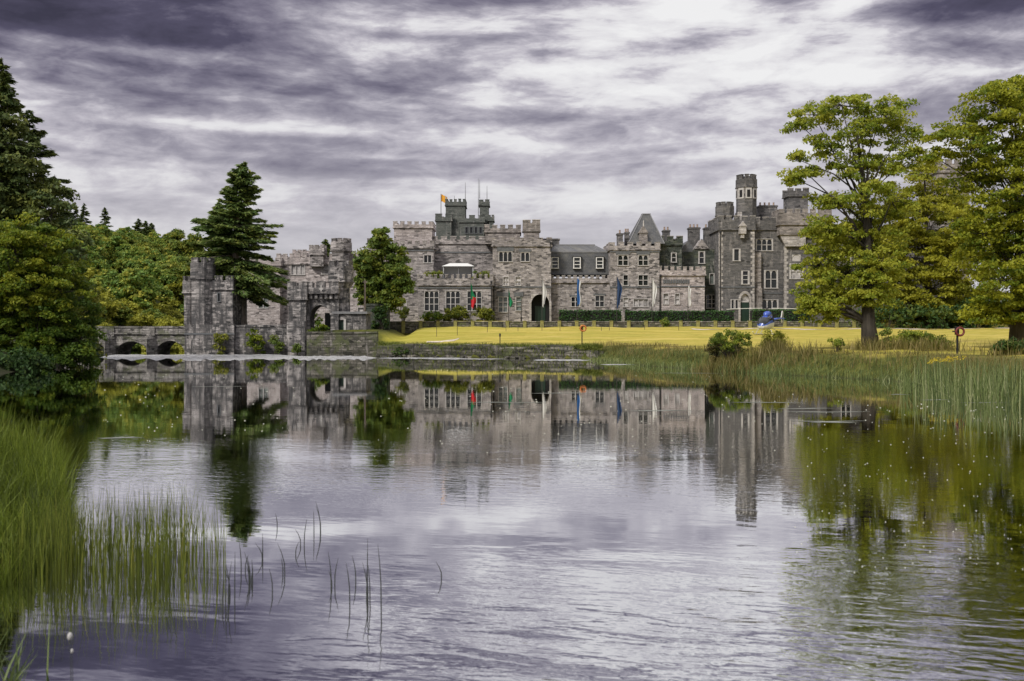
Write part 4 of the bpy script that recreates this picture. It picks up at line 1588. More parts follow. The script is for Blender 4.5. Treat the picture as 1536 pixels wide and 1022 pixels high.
def bush(name, label, px, py, rx, ry, Y, leafm, seed=1, lsize=.12, per=60, crad=.35, cat='shrub', group=None, base_z=None, dens=1.4, depth=.8, tint=(.2, .8)):
    """low shrub: several stems from the ground and leaf clumps"""
    rng = np.random.default_rng(seed)
    s = Y / FPX
    c = W(px, py, Y)
    rx, rz = rx * s, ry * s
    gz = base_z if base_z is not None else H1(c.x, Y)
    root = empty(name, (c.x, Y, gz), label, cat, group)
    rd = rx * depth
    nc = max(6, int(dens * (rx * rz + rx * rd + rd * rz) / (crad * crad)))
    dirs = unit(rng.normal(size=(nc, 3)))
    dirs[:, 2] = np.where(dirs[:, 2] < -.5, -dirs[:, 2], dirs[:, 2])
    pts = np.array(c) + dirs * (.35 + .65 * rng.random((nc, 1)) ** .6) * np.array([rx, rd, rz])
    lo = rng.random(nc) < .45
    pts[lo, 2] = gz + .05 + (c.z + rz * .3 - gz) * rng.random(lo.sum())
    pts[:, 2] = np.maximum(pts[:, 2], gz + .05)
    tm = MB()
    for p in pts[:min(nc, 22)]:
        a = Vector((c.x + (p[0] - c.x) * .2, Y + (p[1] - Y) * .2, gz - .1))
        v = Vector(p)
        tm.tube([a, a.lerp(v, .5) + Vector((0, 0, .1)), v], [.035, .022, .01], 4)
    tm.build('stem', M['bark'], root)
    V, ti = clump_leaves(rng, pts, crad * rng.uniform(.6, 1.4, nc), per, lsize, .7, rng.uniform(tint[0], tint[1], nc))
    np_quads('crown', V, len(ti), ti, M[leafm], root)
    return root


# ---------------- right-hand trees
bt = W(1307, 519, 74)
oak = broadleaf('oak_tree', 'tall open-crowned oak with a bare leaning top standing alone on the lake bank', 'tree', (bt.x, 74, H1(bt.x, 74)),
    [(1262, 158, 46, 20, 0), (1322, 172, 46, 26), (1222, 172, 34, 16), (1204, 186, 22, 10), (1352, 206, 30, 26), (1290, 202, 44, 26), (1236, 216, 34, 16), (1192, 240, 20, 9), (1212, 262, 34, 11),
     (1270, 246, 40, 22), (1330, 250, 40, 26), (1372, 240, 16, 26), (1190, 268, 12, 8), (1290, 296, 40, 28), (1246, 300, 30, 14), (1340, 300, 34, 30),
     (1238, 350, 34, 26), (1275, 352, 48, 36), (1322, 352, 44, 40), (1228, 398, 32, 32), (1272, 410, 50, 36), (1314, 405, 40, 36), (1214, 440, 24, 22), (1250, 448, 44, 24), (1302, 446, 34, 20), (1226, 458, 24, 14), (1232, 468, 30, 14), (1285, 470, 24, 10, 2.0)],
    74, 'leaf_oak', .52, dens=1.1, per=80, lsize=.125, crad=.70, seed=11, flatten=.38, ratio=1.10, ldens=[.8] * 14, trunk_top=tuple(W(1284, 190, 74)), shell=.25, tint=(.4, 1.0), lean=.2,
    lobe_tint=[-.02] * 11 + [.0] * 5 + [.08] * 12)
bt = W(1395, 520, 138)
broadleaf('lime_tree', 'broad yellow-green tree beyond the lawn between the oak and the dark tree', 'tree', (bt.x, 138, H1(bt.x, 138)),
    [(1352, 300, 34, 24), (1400, 296, 40, 26), (1340, 335, 40, 30), (1388, 342, 46, 36), (1436, 330, 40, 36), (1326, 372, 34, 26), (1372, 388, 50, 34), (1424, 392, 50, 36), (1462, 370, 36, 34),
     (1340, 420, 40, 26), (1392, 434, 54, 30), (1448, 440, 46, 32), (1360, 456, 40, 18), (1420, 466, 46, 14), (1478, 452, 30, 22), (1385, 262, 24, 16), (1350, 474, 38, 10), (1396, 476, 40, 9), (1450, 474, 40, 10)],
    138, 'leaf_yellow', .6, dens=1.2, per=90, lsize=.21, crad=1.2, seed=23, flatten=.32, tint=(.3, 1.0), shell=.4, ratio=1.22, depth=.6)
bt = W(1536, 522, 70)
broadleaf('sycamore_tree', 'tall dark green tree at the far right with its trunk at the picture edge', 'tree', (bt.x + .1, 71, H1(bt.x, 71)),
    [(1500, 138, 34, 16), (1478, 160, 44, 20), (1532, 150, 30, 26), (1450, 186, 34, 20), (1508, 196, 48, 30), (1416, 206, 26, 14), (1448, 226, 40, 20), (1492, 238, 44, 28), (1540, 230, 34, 40), (1400, 232, 18, 12),
     (1462, 268, 30, 18), (1516, 282, 44, 32), (1490, 322, 46, 30), (1538, 330, 40, 40), (1470, 352, 34, 26), (1510, 376, 48, 34), (1545, 410, 40, 40), (1496, 424, 44, 30), (1520, 456, 40, 26), (1476, 462, 30, 16), (1580, 200, 50, 50), (1590, 320, 50, 60), (1584, 430, 44, 50), (1560, 130, 30, 26), (1486, 474, 30, 10), (1530, 478, 30, 12)],
    70, 'leaf_olive', .5, dens=1.0, per=80, lsize=.13, crad=.78, seed=31, flatten=.36, ldens=[.9] * 10, tint=(.4, 1.15), shell=.25, ratio=1.3, trunk_top=tuple(W(1524, 180, 70)))
for i, (px, py, rx, ry, lab) in enumerate(((1330, 468, 40, 20, 'dark shrub in the shade behind the oak trunk'), (1400, 474, 48, 16, 'low dark shrub below the yellow-green tree'),
                                          (1462, 466, 46, 24, 'dark rounded shrub between the yellow-green tree and the dark tree'), (1524, 462, 46, 28, 'dark shrub behind the trunk at the right edge'),
                                          (1290, 478, 16, 10, 'small dark bush at the right end of the terrace wall'))):
    bush('laurel_shrub', lab, px, py, rx, ry, 134 + i * .5, 'leaf_dark', 40 + i, .26, 46, .95, group='dark shrubs under the trees', dens=1.2)

# ---------------- left-hand trees
Yl = 78
bx = W(40, 0, Yl)
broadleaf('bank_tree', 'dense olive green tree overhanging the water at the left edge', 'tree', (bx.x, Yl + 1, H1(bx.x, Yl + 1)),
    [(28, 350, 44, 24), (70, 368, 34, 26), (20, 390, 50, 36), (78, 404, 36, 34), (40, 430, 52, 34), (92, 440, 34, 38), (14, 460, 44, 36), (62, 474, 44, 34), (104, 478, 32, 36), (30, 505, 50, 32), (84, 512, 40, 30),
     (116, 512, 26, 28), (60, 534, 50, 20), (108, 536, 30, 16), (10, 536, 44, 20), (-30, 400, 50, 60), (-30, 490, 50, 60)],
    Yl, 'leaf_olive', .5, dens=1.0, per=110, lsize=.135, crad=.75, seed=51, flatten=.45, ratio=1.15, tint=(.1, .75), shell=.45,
    lobe_tint=[.12, -.02, .14, 0, .12, -.05, .05, -.1, -.2, -.1, -.3, -.35, -.35, -.35, -.3, 0, -.1])  # top-lit look put into leaf colour: right and bottom lobes tinted darker
bush('willow_shrub', 'bright olive shrub on the water edge where the bridge meets the left bank', 134, 474, 22, 42, 92, 'leaf_wood_yellow', 57, .17, 60, .7, tint=(.0, .6))
bush('willow_shrub', 'dark shrub leaning low over the water beside the bridge end', 126, 528, 22, 18, 84, 'leaf_dark', 58, .16, 60, .6, group=None)


bush('willow_shrub', 'dark shrub on the left bank under the overhanging olive tree', 14, 548, 60, 26, 72, 'leaf_dark', 59, .16, 70, .7, tint=(.0, .5))


def prof_left(t, c):
    return 5.6 * (1 - t) ** .7 * (1.15 if c > 0 else .9) * min(1, t * 6 + .4)


bx = W(30, 0, 90)
broadleaf('bank_tree', 'tall dark tree filling the gap between the spruces and the olive tree', 'tree', (bx.x, 91, H1(bx.x, 91)),
    [(14, 190, 24, 34), (4, 240, 40, 34), (36, 236, 30, 32), (18, 290, 46, 34), (60, 286, 32, 34), (82, 322, 28, 34), (44, 330, 40, 30), (100, 366, 26, 34), (70, 372, 34, 30), (112, 410, 22, 34), (96, 438, 30, 30), (-20, 300, 40, 60), (2, 150, 16, 26)],
    90, 'needle_dark', .45, dens=1.05, per=90, lsize=.19, crad=.95, seed=57, flatten=.38, tint=(.15, .95), shell=.4, ratio=1.1)
bl = W(-14, 0, 88)
conifer('spruce_tree', 'tall dark spruce rising above the olive tree at the left edge', 'tree', (bl.x, 90, H1(bl.x, 90)), tuple(W(2, 86, 90)), prof_left, 'needle_dark', 'bark', .5, 170, 61, None, .30, 62, .15, .5, 0, .45)
bl = W(48, 0, 92)
conifer('spruce_tree', 'smaller drooping dark spruce with a ragged top beside the tall one', 'tree', (bl.x, 94, H1(bl.x, 94)), tuple(W(40, 165, 94)),
        lambda t, c: 5.4 * (1 - t) ** .55 * (1.2 if c > 0 else .8), 'needle_dark', 'bark', .38, 130, 62, None, .30, 60, .15, .5, 0, .5)
bl = W(84, 0, 100)
conifer('spruce_tree', 'slender dark spruce just left of the wooded hill', 'tree', (bl.x, 101, H1(bl.x, 101)), tuple(W(82, 262, 101)),
        lambda t, c: 4.0 * (1 - t) ** .7, 'needle_dark', 'bark', .3, 90, 63, None, .30, 50, .15, .4, 0, .3)

# ---------------- big conifer by the bridge tower and the dense tree by the gate
def prof_pine(t, c):
    k = (1 - t) ** .78 * 9.6
    if t < .36: k *= (.45 + .60 * max(0, c)) if t > .24 else .8 * max(0, c)
    return k * (1.0 + .16 * math.sin(t * 23)) * (1.0 if c > 0 else 1.04)


bp = W(361, 487, 127)
conifer('giant_conifer', 'tall broad conifer with a bare reddish trunk between the bridge tower and the gatehouse', 'tree', (bp.x, 127, 2.7), tuple(W(367, 242, 127)), prof_pine,
        'needle', 'bark_red', .80, 265, 71, None, .33, 66, .22, .36, -.9, .66, .30, sided=(-1.3, .9, .6, .42))
bp = W(330, 487, 131)
conifer('giant_conifer', 'narrower conifer half hidden behind the bridge tower turret', 'tree', (bp.x, 131, 2.7), tuple(W(328, 304, 131)), lambda t, c: 4.0 * (1 - t) ** .6 * (1 if t > .38 else .25),
        'needle', 'bark_red', .5, 150, 72, None, .36, 66, .32, .34, 0, .5, .1)
bd = W(574, 0, 136)
broadleaf('sycamore_tree', 'dense round green tree against the left side of the castle', 'tree', (bd.x, 138, H1(bd.x, 138)),
    [(570, 358, 14, 12), (566, 376, 24, 16), (590, 384, 20, 18), (556, 396, 22, 18), (578, 404, 30, 20), (602, 406, 16, 20), (548, 418, 14, 16), (568, 428, 30, 18), (598, 430, 20, 16), (560, 444, 26, 14), (586, 446, 26, 12), (574, 456, 30, 10), (548, 434, 16, 14), (606, 428, 14, 16), (571, 346, 7, 10)],
    136, 'leaf_green', .4, dens=1.1, per=90, lsize=.24, crad=.85, seed=81, tint=(.1, .7), shell=.35, flatten=.5)

# ---------------- the wooded hill, each tree a copy of a few grown by hand
def wood_proto(kind, seed):
    rng = np.random.default_rng(seed)
    rnd = random.Random(seed)
    lob = []
    nl = 9
    for i in range(nl):
        a = rnd.uniform(0, 6.28)
        r = rnd.uniform(.0, 3.2)
        lob.append((Vector((r * math.cos(a), r * math.sin(a), rnd.uniform(4.5, 9.0) - r * .55)), rnd.uniform(1.7, 2.7)))
    tm = MB()
    tm.tube([(0, 0, -1.5), (0, 0, 3), (.2, 0, 7)], [.4, .3, .1], 6)
    CL, RD = [], []
    for c, r in lob:
        tm.tube([(0, 0, 2.5), tuple(c * .6 + Vector((0, 0, 1.5))), tuple(c)], [.18, .12, .05], 4)
        n = 26
        d = unit(rng.normal(size=(n, 3)))
        d[:, 2] = np.abs(d[:, 2]) - .25
        CL.append(np.array(c) + d * (r * (.6 + .4 * rng.random((n, 1)))))
        RD.append(rng.uniform(.6, 1.1, n))
    CL, RD = np.concatenate(CL), np.concatenate(RD)
    V, ti = clump_leaves(rng, CL, RD, 44, .26, .5, rng.uniform(.2, .9, len(CL)) + (.15 if kind == 'leaf_wood_yellow' else 0))
    t = tm.build('trunk', M['bark'], None)
    c = np_quads('crown', V, len(ti), ti, M[kind], None)
    return t, c


protos = [wood_proto('leaf_wood', 91), wood_proto('leaf_wood', 92), wood_proto('leaf_green', 93), wood_proto('leaf_wood_yellow', 94)]
used = [False] * len(protos)


def plant(k, x, y, z, sc, rz, label, group, name='woodland_tree', stretch=1.0):
    root = empty(name, (x, y, z), label, 'tree', group, rz)
    root.scale = (sc, sc, sc * stretch)
    for o in protos[k]:
        if used[k]:
            o2 = o.copy()
            C.objects.link(o2)
        else:
            o2 = o
        o2.parent = root
    used[k] = True
    return root


rw = random.Random(5)
def crest(px):
    return float(np.interp(px, (90, 100, 150, 185, 220, 250, 285, 340, 440), (318, 322, 332, 330, 346, 360, 370, 384, 392)))


for yy, n, px0, px1 in ((182, 9, 92, 300), (200, 10, 96, 318), (220, 10, 100, 330), (242, 10, 100, 440), (262, 10, 104, 420), (284, 9, 110, 330), (305, 9, 100, 300), (325, 8, 110, 280)):
    for i in range(n):
        px = px0 + (px1 - px0) * (i + .5 + rw.uniform(-.4, .4)) / n
        y = yy + rw.uniform(-8, 8)
        x = (px - 768) * y / FPX
        if float(shore(np.array([x]), np.array([y]))[0]) < 3: continue
        k = rw.choice((0, 0, 1, 1, 2, 3)) if yy < 205 else rw.choice((0, 1, 2))
        lab = ('rounded yellow-green tree in the wood on the hill beyond the bridge' if k == 3 else 'rounded dark green tree in the wood on the hill beyond the bridge' if k == 2 else 'rounded mid green tree in the wood on the hill beyond the bridge')
        zg = H1(x, y) - .3
        sc = min(rw.uniform(.85, 1.35), (W(px, crest(px) + rw.uniform(-3, 6), y).z - zg) / 10.7)
        if sc < .35: continue
        plant(k, x, y, zg, sc, rw.uniform(0, 6), lab, 'yellow-green hillside trees' if k == 3 else 'dark green hillside trees' if k == 2 else 'mid green hillside trees', stretch=rw.uniform(.8, 1.1))
for i, (px, y, sc) in enumerate(((152, 158, .78), (172, 166, .7), (196, 172, .84), (214, 162, .72), (236, 168, .86), (255, 160, .84), (270, 172, .8), (286, 166, .85), (140, 170, .95), (228, 178, .9), (120, 160, .95), (184, 180, .9), (250, 182, .95))):
    x = (px - 768) * y / FPX
    plant(3 if i not in (1, 4) else 2, x, y, H1(x, y) - .5, sc, i * 1.7, 'dark bush-like tree just beyond the bridge arches' if i in (1, 4) else 'yellow-green tree growing just beyond the bridge',
          'dark small trees beyond the bridge' if i in (1, 4) else 'yellow-green trees beyond the bridge', 'small_tree', .9)
for (px, py, y) in ((102, 300, 330), (113, 303, 332), (126, 304, 328), (157, 310, 330), (208, 328, 320), (218, 331, 318), (227, 334, 322), (488, 358, 245)):
    x = (px - 768) * y / FPX
    zt = W(px, py, y).z
    z0 = H1(x, y)
    conifer('pointed_conifer', 'small pointed conifer standing up behind the left castle wing' if px > 300 else 'small pointed conifer on the crest of the wooded hill', 'tree', (x, y, z0), (x, y, zt),
            lambda t, c: 7.0 * (1 - t) ** .85, 'needle_dark', 'bark', .25, 90, px, None if px > 300 else 'pointed conifers on the hill crest', .5, 20, .45, .3, 0, .1)
x, y = (541 - 768) * 170 / FPX, 172
plant(2, x, y, H1(x, y), (W(0, 367, y).z - H1(x, y)) / 10.7, 1.0, 'dark green tree showing above the left castle wing', None, 'woodland_tree')
x, y = (285 - 768) * 235 / FPX, 235
plant(2, x, y, H1(x, y), (W(0, 344, y).z - H1(x, y)) / 10.7, 2.0, 'tall dark green tree behind the big conifer', None, 'woodland_tree')
x, y = (262 - 768) * 262 / FPX, 262
plant(2, x, y, H1(x, y), (W(0, 338, y).z - H1(x, y)) / 10.7, 4.0, 'dark tree rising above the right end of the wooded hill', None, 'woodland_tree')

# ================================================================== grasses and reeds
def blades(name, pos, hgt, lean, wid, tint, mat, label, kind='stuff', seg=3, seed=1, curl=1.8, cat=None):
    rng = np.random.default_rng(seed)
    n = len(pos)
    a = rng.uniform(0, np.pi, n)
    side = np.stack([np.cos(a), np.sin(a), np.zeros(n)], -1)
    out = np.empty((n, seg, 4, 3))
    for k in range(seg):
        for j, u in ((0, k / seg), (1, (k + 1) / seg)):
            c = pos.copy()
            c[:, :2] += lean * (u ** curl)[None] if np.ndim(u) else lean * (u ** curl)
            c[:, 2] += hgt * u * (1 - .12 * u * np.minimum(1, np.hypot(lean[:, 0], lean[:, 1]) / np.maximum(hgt, .05)))
            w = (wid * (1 - u) ** .6 * .5 + .0008)[:, None] * side
            if j == 0:
                out[:, k, 0], out[:, k, 1] = c - w, c + w
            else:
                out[:, k, 3], out[:, k, 2] = c - w, c + w
    o = np_quads(name, out.reshape(-1, 3), n * seg, np.repeat(tint, seg), mat)
    meta(o, label, cat, None, kind)
    return o


def scatter(rng, n, x0, x1, y0, y1, keep):
    P = np.stack([rng.uniform(x0, x1, n), rng.uniform(y0, y1, n)], -1)
    return P[keep(P[:, 0], P[:, 1])]


def ground_pts(P, zmin=None):
    z = HT(P[:, 0], P[:, 1])
    if zmin is not None: z = np.maximum(z, zmin)
    return np.column_stack([P, z])


def vegetation():
    rng = np.random.default_rng(3)
    # left bank, tall grass and reeds
    P = scatter(rng, 120000, -22, -3.9, 10.2, 27, lambda x, y: (shore(x, y) > -.25) & (x > -.56 * y - 1.5))
    d = shore(P[:, 0], P[:, 1])
    dist = P[:, 1]
    keep = rng.random(len(P)) < np.clip(1.2 - np.maximum(d, 0) * .12, .45, 1)
    P, d = P[keep], d[keep]
    pos = ground_pts(P, -.1)
    clump = np.sin(P[:, 0] * 2.1 + 1) * np.cos(P[:, 1] * 1.7) * .5 + .5
    h = rng.uniform(.35, .85, len(P)) * (.8 + .4 * clump) * np.clip(.9 + .14 * (P[:, 1] - 13.5), .75, 1.9)
    lean = rng.normal(size=(len(P), 2)) * .17 * (.4 + h)[:, None] + np.array([.02, -.04])
    blades('bank_grass', pos, h, lean, rng.uniform(.009, .020, len(P)), np.clip(.2 + .45 * clump + rng.normal(size=len(P)) * .18, 0, 1), M['reed_grass'], 'tall yellow-green grass covering the near left bank', seed=5)
    # reeds standing in the water beside it
    P = scatter(rng, 16000, -7.6, -3.25, 11.5, 13.9, lambda x, y: (shore(x, y) < .2) & (x < -3.25 - (y - 11.2) * .30 + .12 * np.sin(y * 9)) & (x > -.53 * y - 1))
    dens = np.clip((-3.2 - P[:, 0]) / 1.5, .18, 1) * (.45 + .55 * (np.sin(P[:, 0] * 5.3 + P[:, 1]) * .5 + .5))
    dens *= np.clip((P[:, 1] - 11.3) / .6, .1, 1)
    P = P[rng.random(len(P)) < dens * .19]
    pos = np.column_stack([P, np.full(len(P), -.1)])
    h = rng.uniform(.5, .98, len(P)) + .1
    lean = rng.normal(size=(len(P), 2)) * .06
    blades('reed_bed', pos, h, lean, rng.uniform(.006, .012, len(P)), np.clip(rng.normal(size=len(P)) * .22 + .42, 0, 1), M['reed'], 'green reeds standing in the shallow water by the near bank', seed=6, curl=2.2)
    # right bank: reed fringe
    P = scatter(rng, 200000, 6.5, 34, 39, 98, lambda x, y: (shore(x, y) > -.7) & (shore(x, y) < 1.7) & (x < .56 * y + 1))
    pt_ = np.sin(P[:, 0] * 1.3 + 2) * np.cos(P[:, 1] * .9) * .5 + .5
    P = P[rng.random(len(P)) < .14 + .26 * pt_]
    d = shore(P[:, 0], P[:, 1])
    pos = ground_pts(P, -.05)
    far = np.clip((P[:, 1] - 66) / 26, 0, 1)
    h = rng.uniform(.25, .92, len(P)) * (1 - .4 * far) * np.clip(1.05 - .2 * np.maximum(-d, 0), .6, 1)
    lean = rng.normal(size=(len(P), 2)) * .2 * (1 - .3 * far)[:, None]
    blades('reed_fringe', pos, h, lean, rng.uniform(.02, .04, len(P)), np.clip(.36 - .15 * d + rng.normal(size=len(P)) * .24 + .15 * far, 0, 1), M['reed_pale'], 'pale green reeds along the right-hand bank', seed=7)
    # rough dry grass above the reeds
    P = scatter(rng, 120000, 6.5, 44, 44, 101, lambda x, y: (shore(x, y) > 1.0) & (shore(x, y) < 5.2) & (x < .56 * y + 1))
    d = shore(P[:, 0], P[:, 1])
    P = P[rng.random(len(P)) < np.clip((5.4 - d) / 4.4, 0, 1) * .55]
    d = shore(P[:, 0], P[:, 1])
    pos = ground_pts(P)
    h = rng.uniform(.2, .75, len(P)) * np.clip((5.6 - d) / 3.5, .25, 1)
    patch = np.sin(P[:, 0] * .8) * np.cos(P[:, 1] * .55 + 1) * .5 + .5
    blades('rough_grass', pos, h, rng.normal(size=(len(P), 2)) * .14, rng.uniform(.025, .05, len(P)), np.clip(.1 + .6 * patch + rng.normal(size=len(P)) * .2, 0, 1), M['rough_grass'], 'rough dry grass between the reeds and the lawn', seed=8)
    P = []
    for (px, Y, sx, sy, n) in ((1075, 72, 1.6, 1.0, 420), (1130, 70, 1.8, 1.0, 420), (1165, 71, 1.0, .8, 420), (1350, 69, 2.2, 1.0, 420), (1405, 66, 1.6, 1.0, 260), (1200, 67, 1.6, .8, 160), (1300, 72, 1.0, .8, 200), (1520, 60, 1.5, 1.0, 260)):
        P.append(np.column_stack([(px - 768) * Y / FPX + rng.normal(size=n) * sx * .6, Y + rng.normal(size=n) * sy * .6]))
    P = np.concatenate(P)
    pos = ground_pts(P)
    h = rng.uniform(.35, 1.15, len(P))
    blades('dry_weeds', pos, h, rng.normal(size=(len(P), 2)) * .22, rng.uniform(.03, .07, len(P)), np.clip(.35 + rng.normal(size=len(P)) * .25, 0, 1), M['rough_grass'], 'tall golden weeds round the bushes on the right bank', seed=14)
    # tall loose reeds out in the water at the right
    P = scatter(rng, 3800, 16.2, 24, 38.2, 47.5, lambda x, y: (x > 16.4 + (y - 38) * .18) & (x < .56 * y))
    w_ = np.clip((P[:, 0] - 16.2) / 4, .1, 1)
    P = P[rng.random(len(P)) < w_ * .42]
    pos = np.column_stack([P, np.full(len(P), -.1)])
    h = rng.uniform(.7, 2.1, len(P))
    lean = rng.normal(size=(len(P), 2)) * (.12 + .45 * (rng.random((len(P), 1)) < .3))
    blades('tall_reeds', pos, h, lean, rng.uniform(.022, .042, len(P)), np.clip(.5 + rng.normal(size=len(P)) * .25, 0, 1), M['reed_pale'], 'tall loose reeds leaning over the water at the right', seed=9, curl=1.3)
    # tufts hanging over the shore wall
    line = [(-15.2, 116), (-14.6, 112), (-12, 109), (-4.6, 106), (2, 103), (7.2, 100), (8.6, 97)]
    L = np.array(line)
    k = rng.integers(0, len(L) - 1, 5200)
    u = rng.random(5200)[:, None]
    P = L[k] * (1 - u) + L[k + 1] * u + rng.normal(size=(5200, 2)) * .22
    top = rng.random(5200) < .62
    z = np.where(top, 1.15, rng.uniform(.0, 1.1, 5200))
    P[:, 1] -= np.where(top, 0, .42)
    pos = np.column_stack([P, z])
    h = rng.uniform(.2, .62, 5200)
    blades('wall_weeds', pos, h, rng.normal(size=(5200, 2)) * .25 - np.array([0, .1]), rng.uniform(.03, .07, 5200), np.clip(rng.random(5200) * .8, 0, 1), M['reed'], 'weeds and grass tufts growing over the shore wall', seed=10)


def corner_leaves():
    rng = np.random.default_rng(21)
    n = 150
    P = np.column_stack([rng.uniform(-4.6, -3.55, n), rng.uniform(7.2, 8.4, n)])
    P = P[P[:, 0] < -3.3 - (P[:, 1] - 7.2) * .45 - rng.random(n) * .5]
    n = len(P)
    pos = np.column_stack([P, np.full(n, -.1)])
    blades('water_plants', pos, rng.uniform(.3, .75, n), rng.normal(size=(n, 2)) * .16, rng.uniform(.018, .035, n), rng.random(n) * .5, M['reed_pale'], 'broad dark green leaves rising from the water at the near left corner', seed=22)


vegetation()
corner_leaves()


def water_reeds():
    G1, G2 = 'single reed stems in open water', 'clumps of reed stems in open water'
    data = [(416, 770, 791, 1), (394, 800, 838, 2), (374, 828, 872, 5), (428, 815, 862, 2), (443, 813, 832, 1), (456, 778, 818, 2), (471, 766, 803, 1), (481, 752, 797, 2),
            (409, 853, 888, 1), (497, 828, 880, 3), (525, 843, 902, 1), (534, 834, 872, 1), (551, 808, 898, 5), (572, 816, 908, 1), (663, 843, 868, 1), (352, 828, 892, 3), (362, 812, 856, 2), (342, 842, 905, 3)]
    rnd = random.Random(12)
    for i, (px, pt, pb_, n) in enumerate(data):
        Y = 1500 * CAMH / (pb_ - HOR)
        b = W(px, pb_, Y)
        hgt = (pb_ - pt) * Y / FPX
        mb = MB()
        for k in range(n):
            o = Vector((rnd.uniform(-.05, .05), rnd.uniform(-.08, .08), 0)) if k else Vector((0, 0, 0))
            ln = rnd.uniform(-.10, .05) * (1 if i != 13 else 2.2)
            hh = hgt * (1 if k == 0 else rnd.uniform(.45, .95))
            st = b + o
            pts = [st + Vector((ln * u * u, 0, hh * u - (.2 if u == 0 else 0))) for u in (0, .35, .7, 1)]
            mb.tube(pts, [.0075, .0065, .0048, .0015], 5)
        o = mb.build('reed_stem', M['stem_plain'], None, at=(b.x, b.y, 0))
        if px == 663: meta(o, 'lone short reed stem farthest out in the open water', 'reed')
        elif px == 572: meta(o, 'single bent reed stem right of the thickest clump in the water', 'reed')
        elif n >= 5: meta(o, 'thick clump of dark reed stems in open water, ' + ('tallest of all' if px == 551 else 'nearest the green reed bed'), 'reed')
        elif n == 1: meta(o, 'single thin dark reed stem standing in open water', 'reed', G1)
        else: meta(o, 'small clump of thin dark reed stems standing in open water', 'reed', G2)


M['stem_plain'] = plain('dark_reed_stem', (.022, .026, .022), .6)
water_reeds()


def seed_heads():
    fl = plain('white_seed_fluff', (.40, .39, .38), .9)
    tan = None and plain('tan_seed_fluff', (.42, .27, .16), .9)
    for (px, py, Y, r, m, lab) in ((105, 955, 6.6, .018, fl, 'white fluffy seed head on a thin stem in the near reeds'), (108, 977, 6.7, .011, fl, 'smaller white seed head just below the fluffy one')):
        c = W(px, py, Y)
        root = empty('seed_head', (c.x, c.y, -.2), lab, 'plant')
        mb = MB()
        mb.tube([(c.x - .03, c.y, -.2), (c.x + .01, c.y, c.z * .5), (c.x, c.y, c.z)], [.004, .003, .002], 5)
        mb.build('stem', M['stem_plain'], root)
        mb = MB()
        n, k = 10, 6
        for j in range(k):
            z0 = c.z + r * 1.5 * math.cos(math.pi * (j + 1) / k)
            z1 = c.z + r * 1.5 * math.cos(math.pi * j / k)
            mb.ring((c.x, c.y), max(.0004, r * math.sin(math.pi * (j + 1) / k)), max(.0004, r * math.sin(math.pi * j / k)), z0, z1, n, cap0=j == k - 1, cap1=j == 0)
        mb.build('flower_head', m, root, smooth=True)


seed_heads()

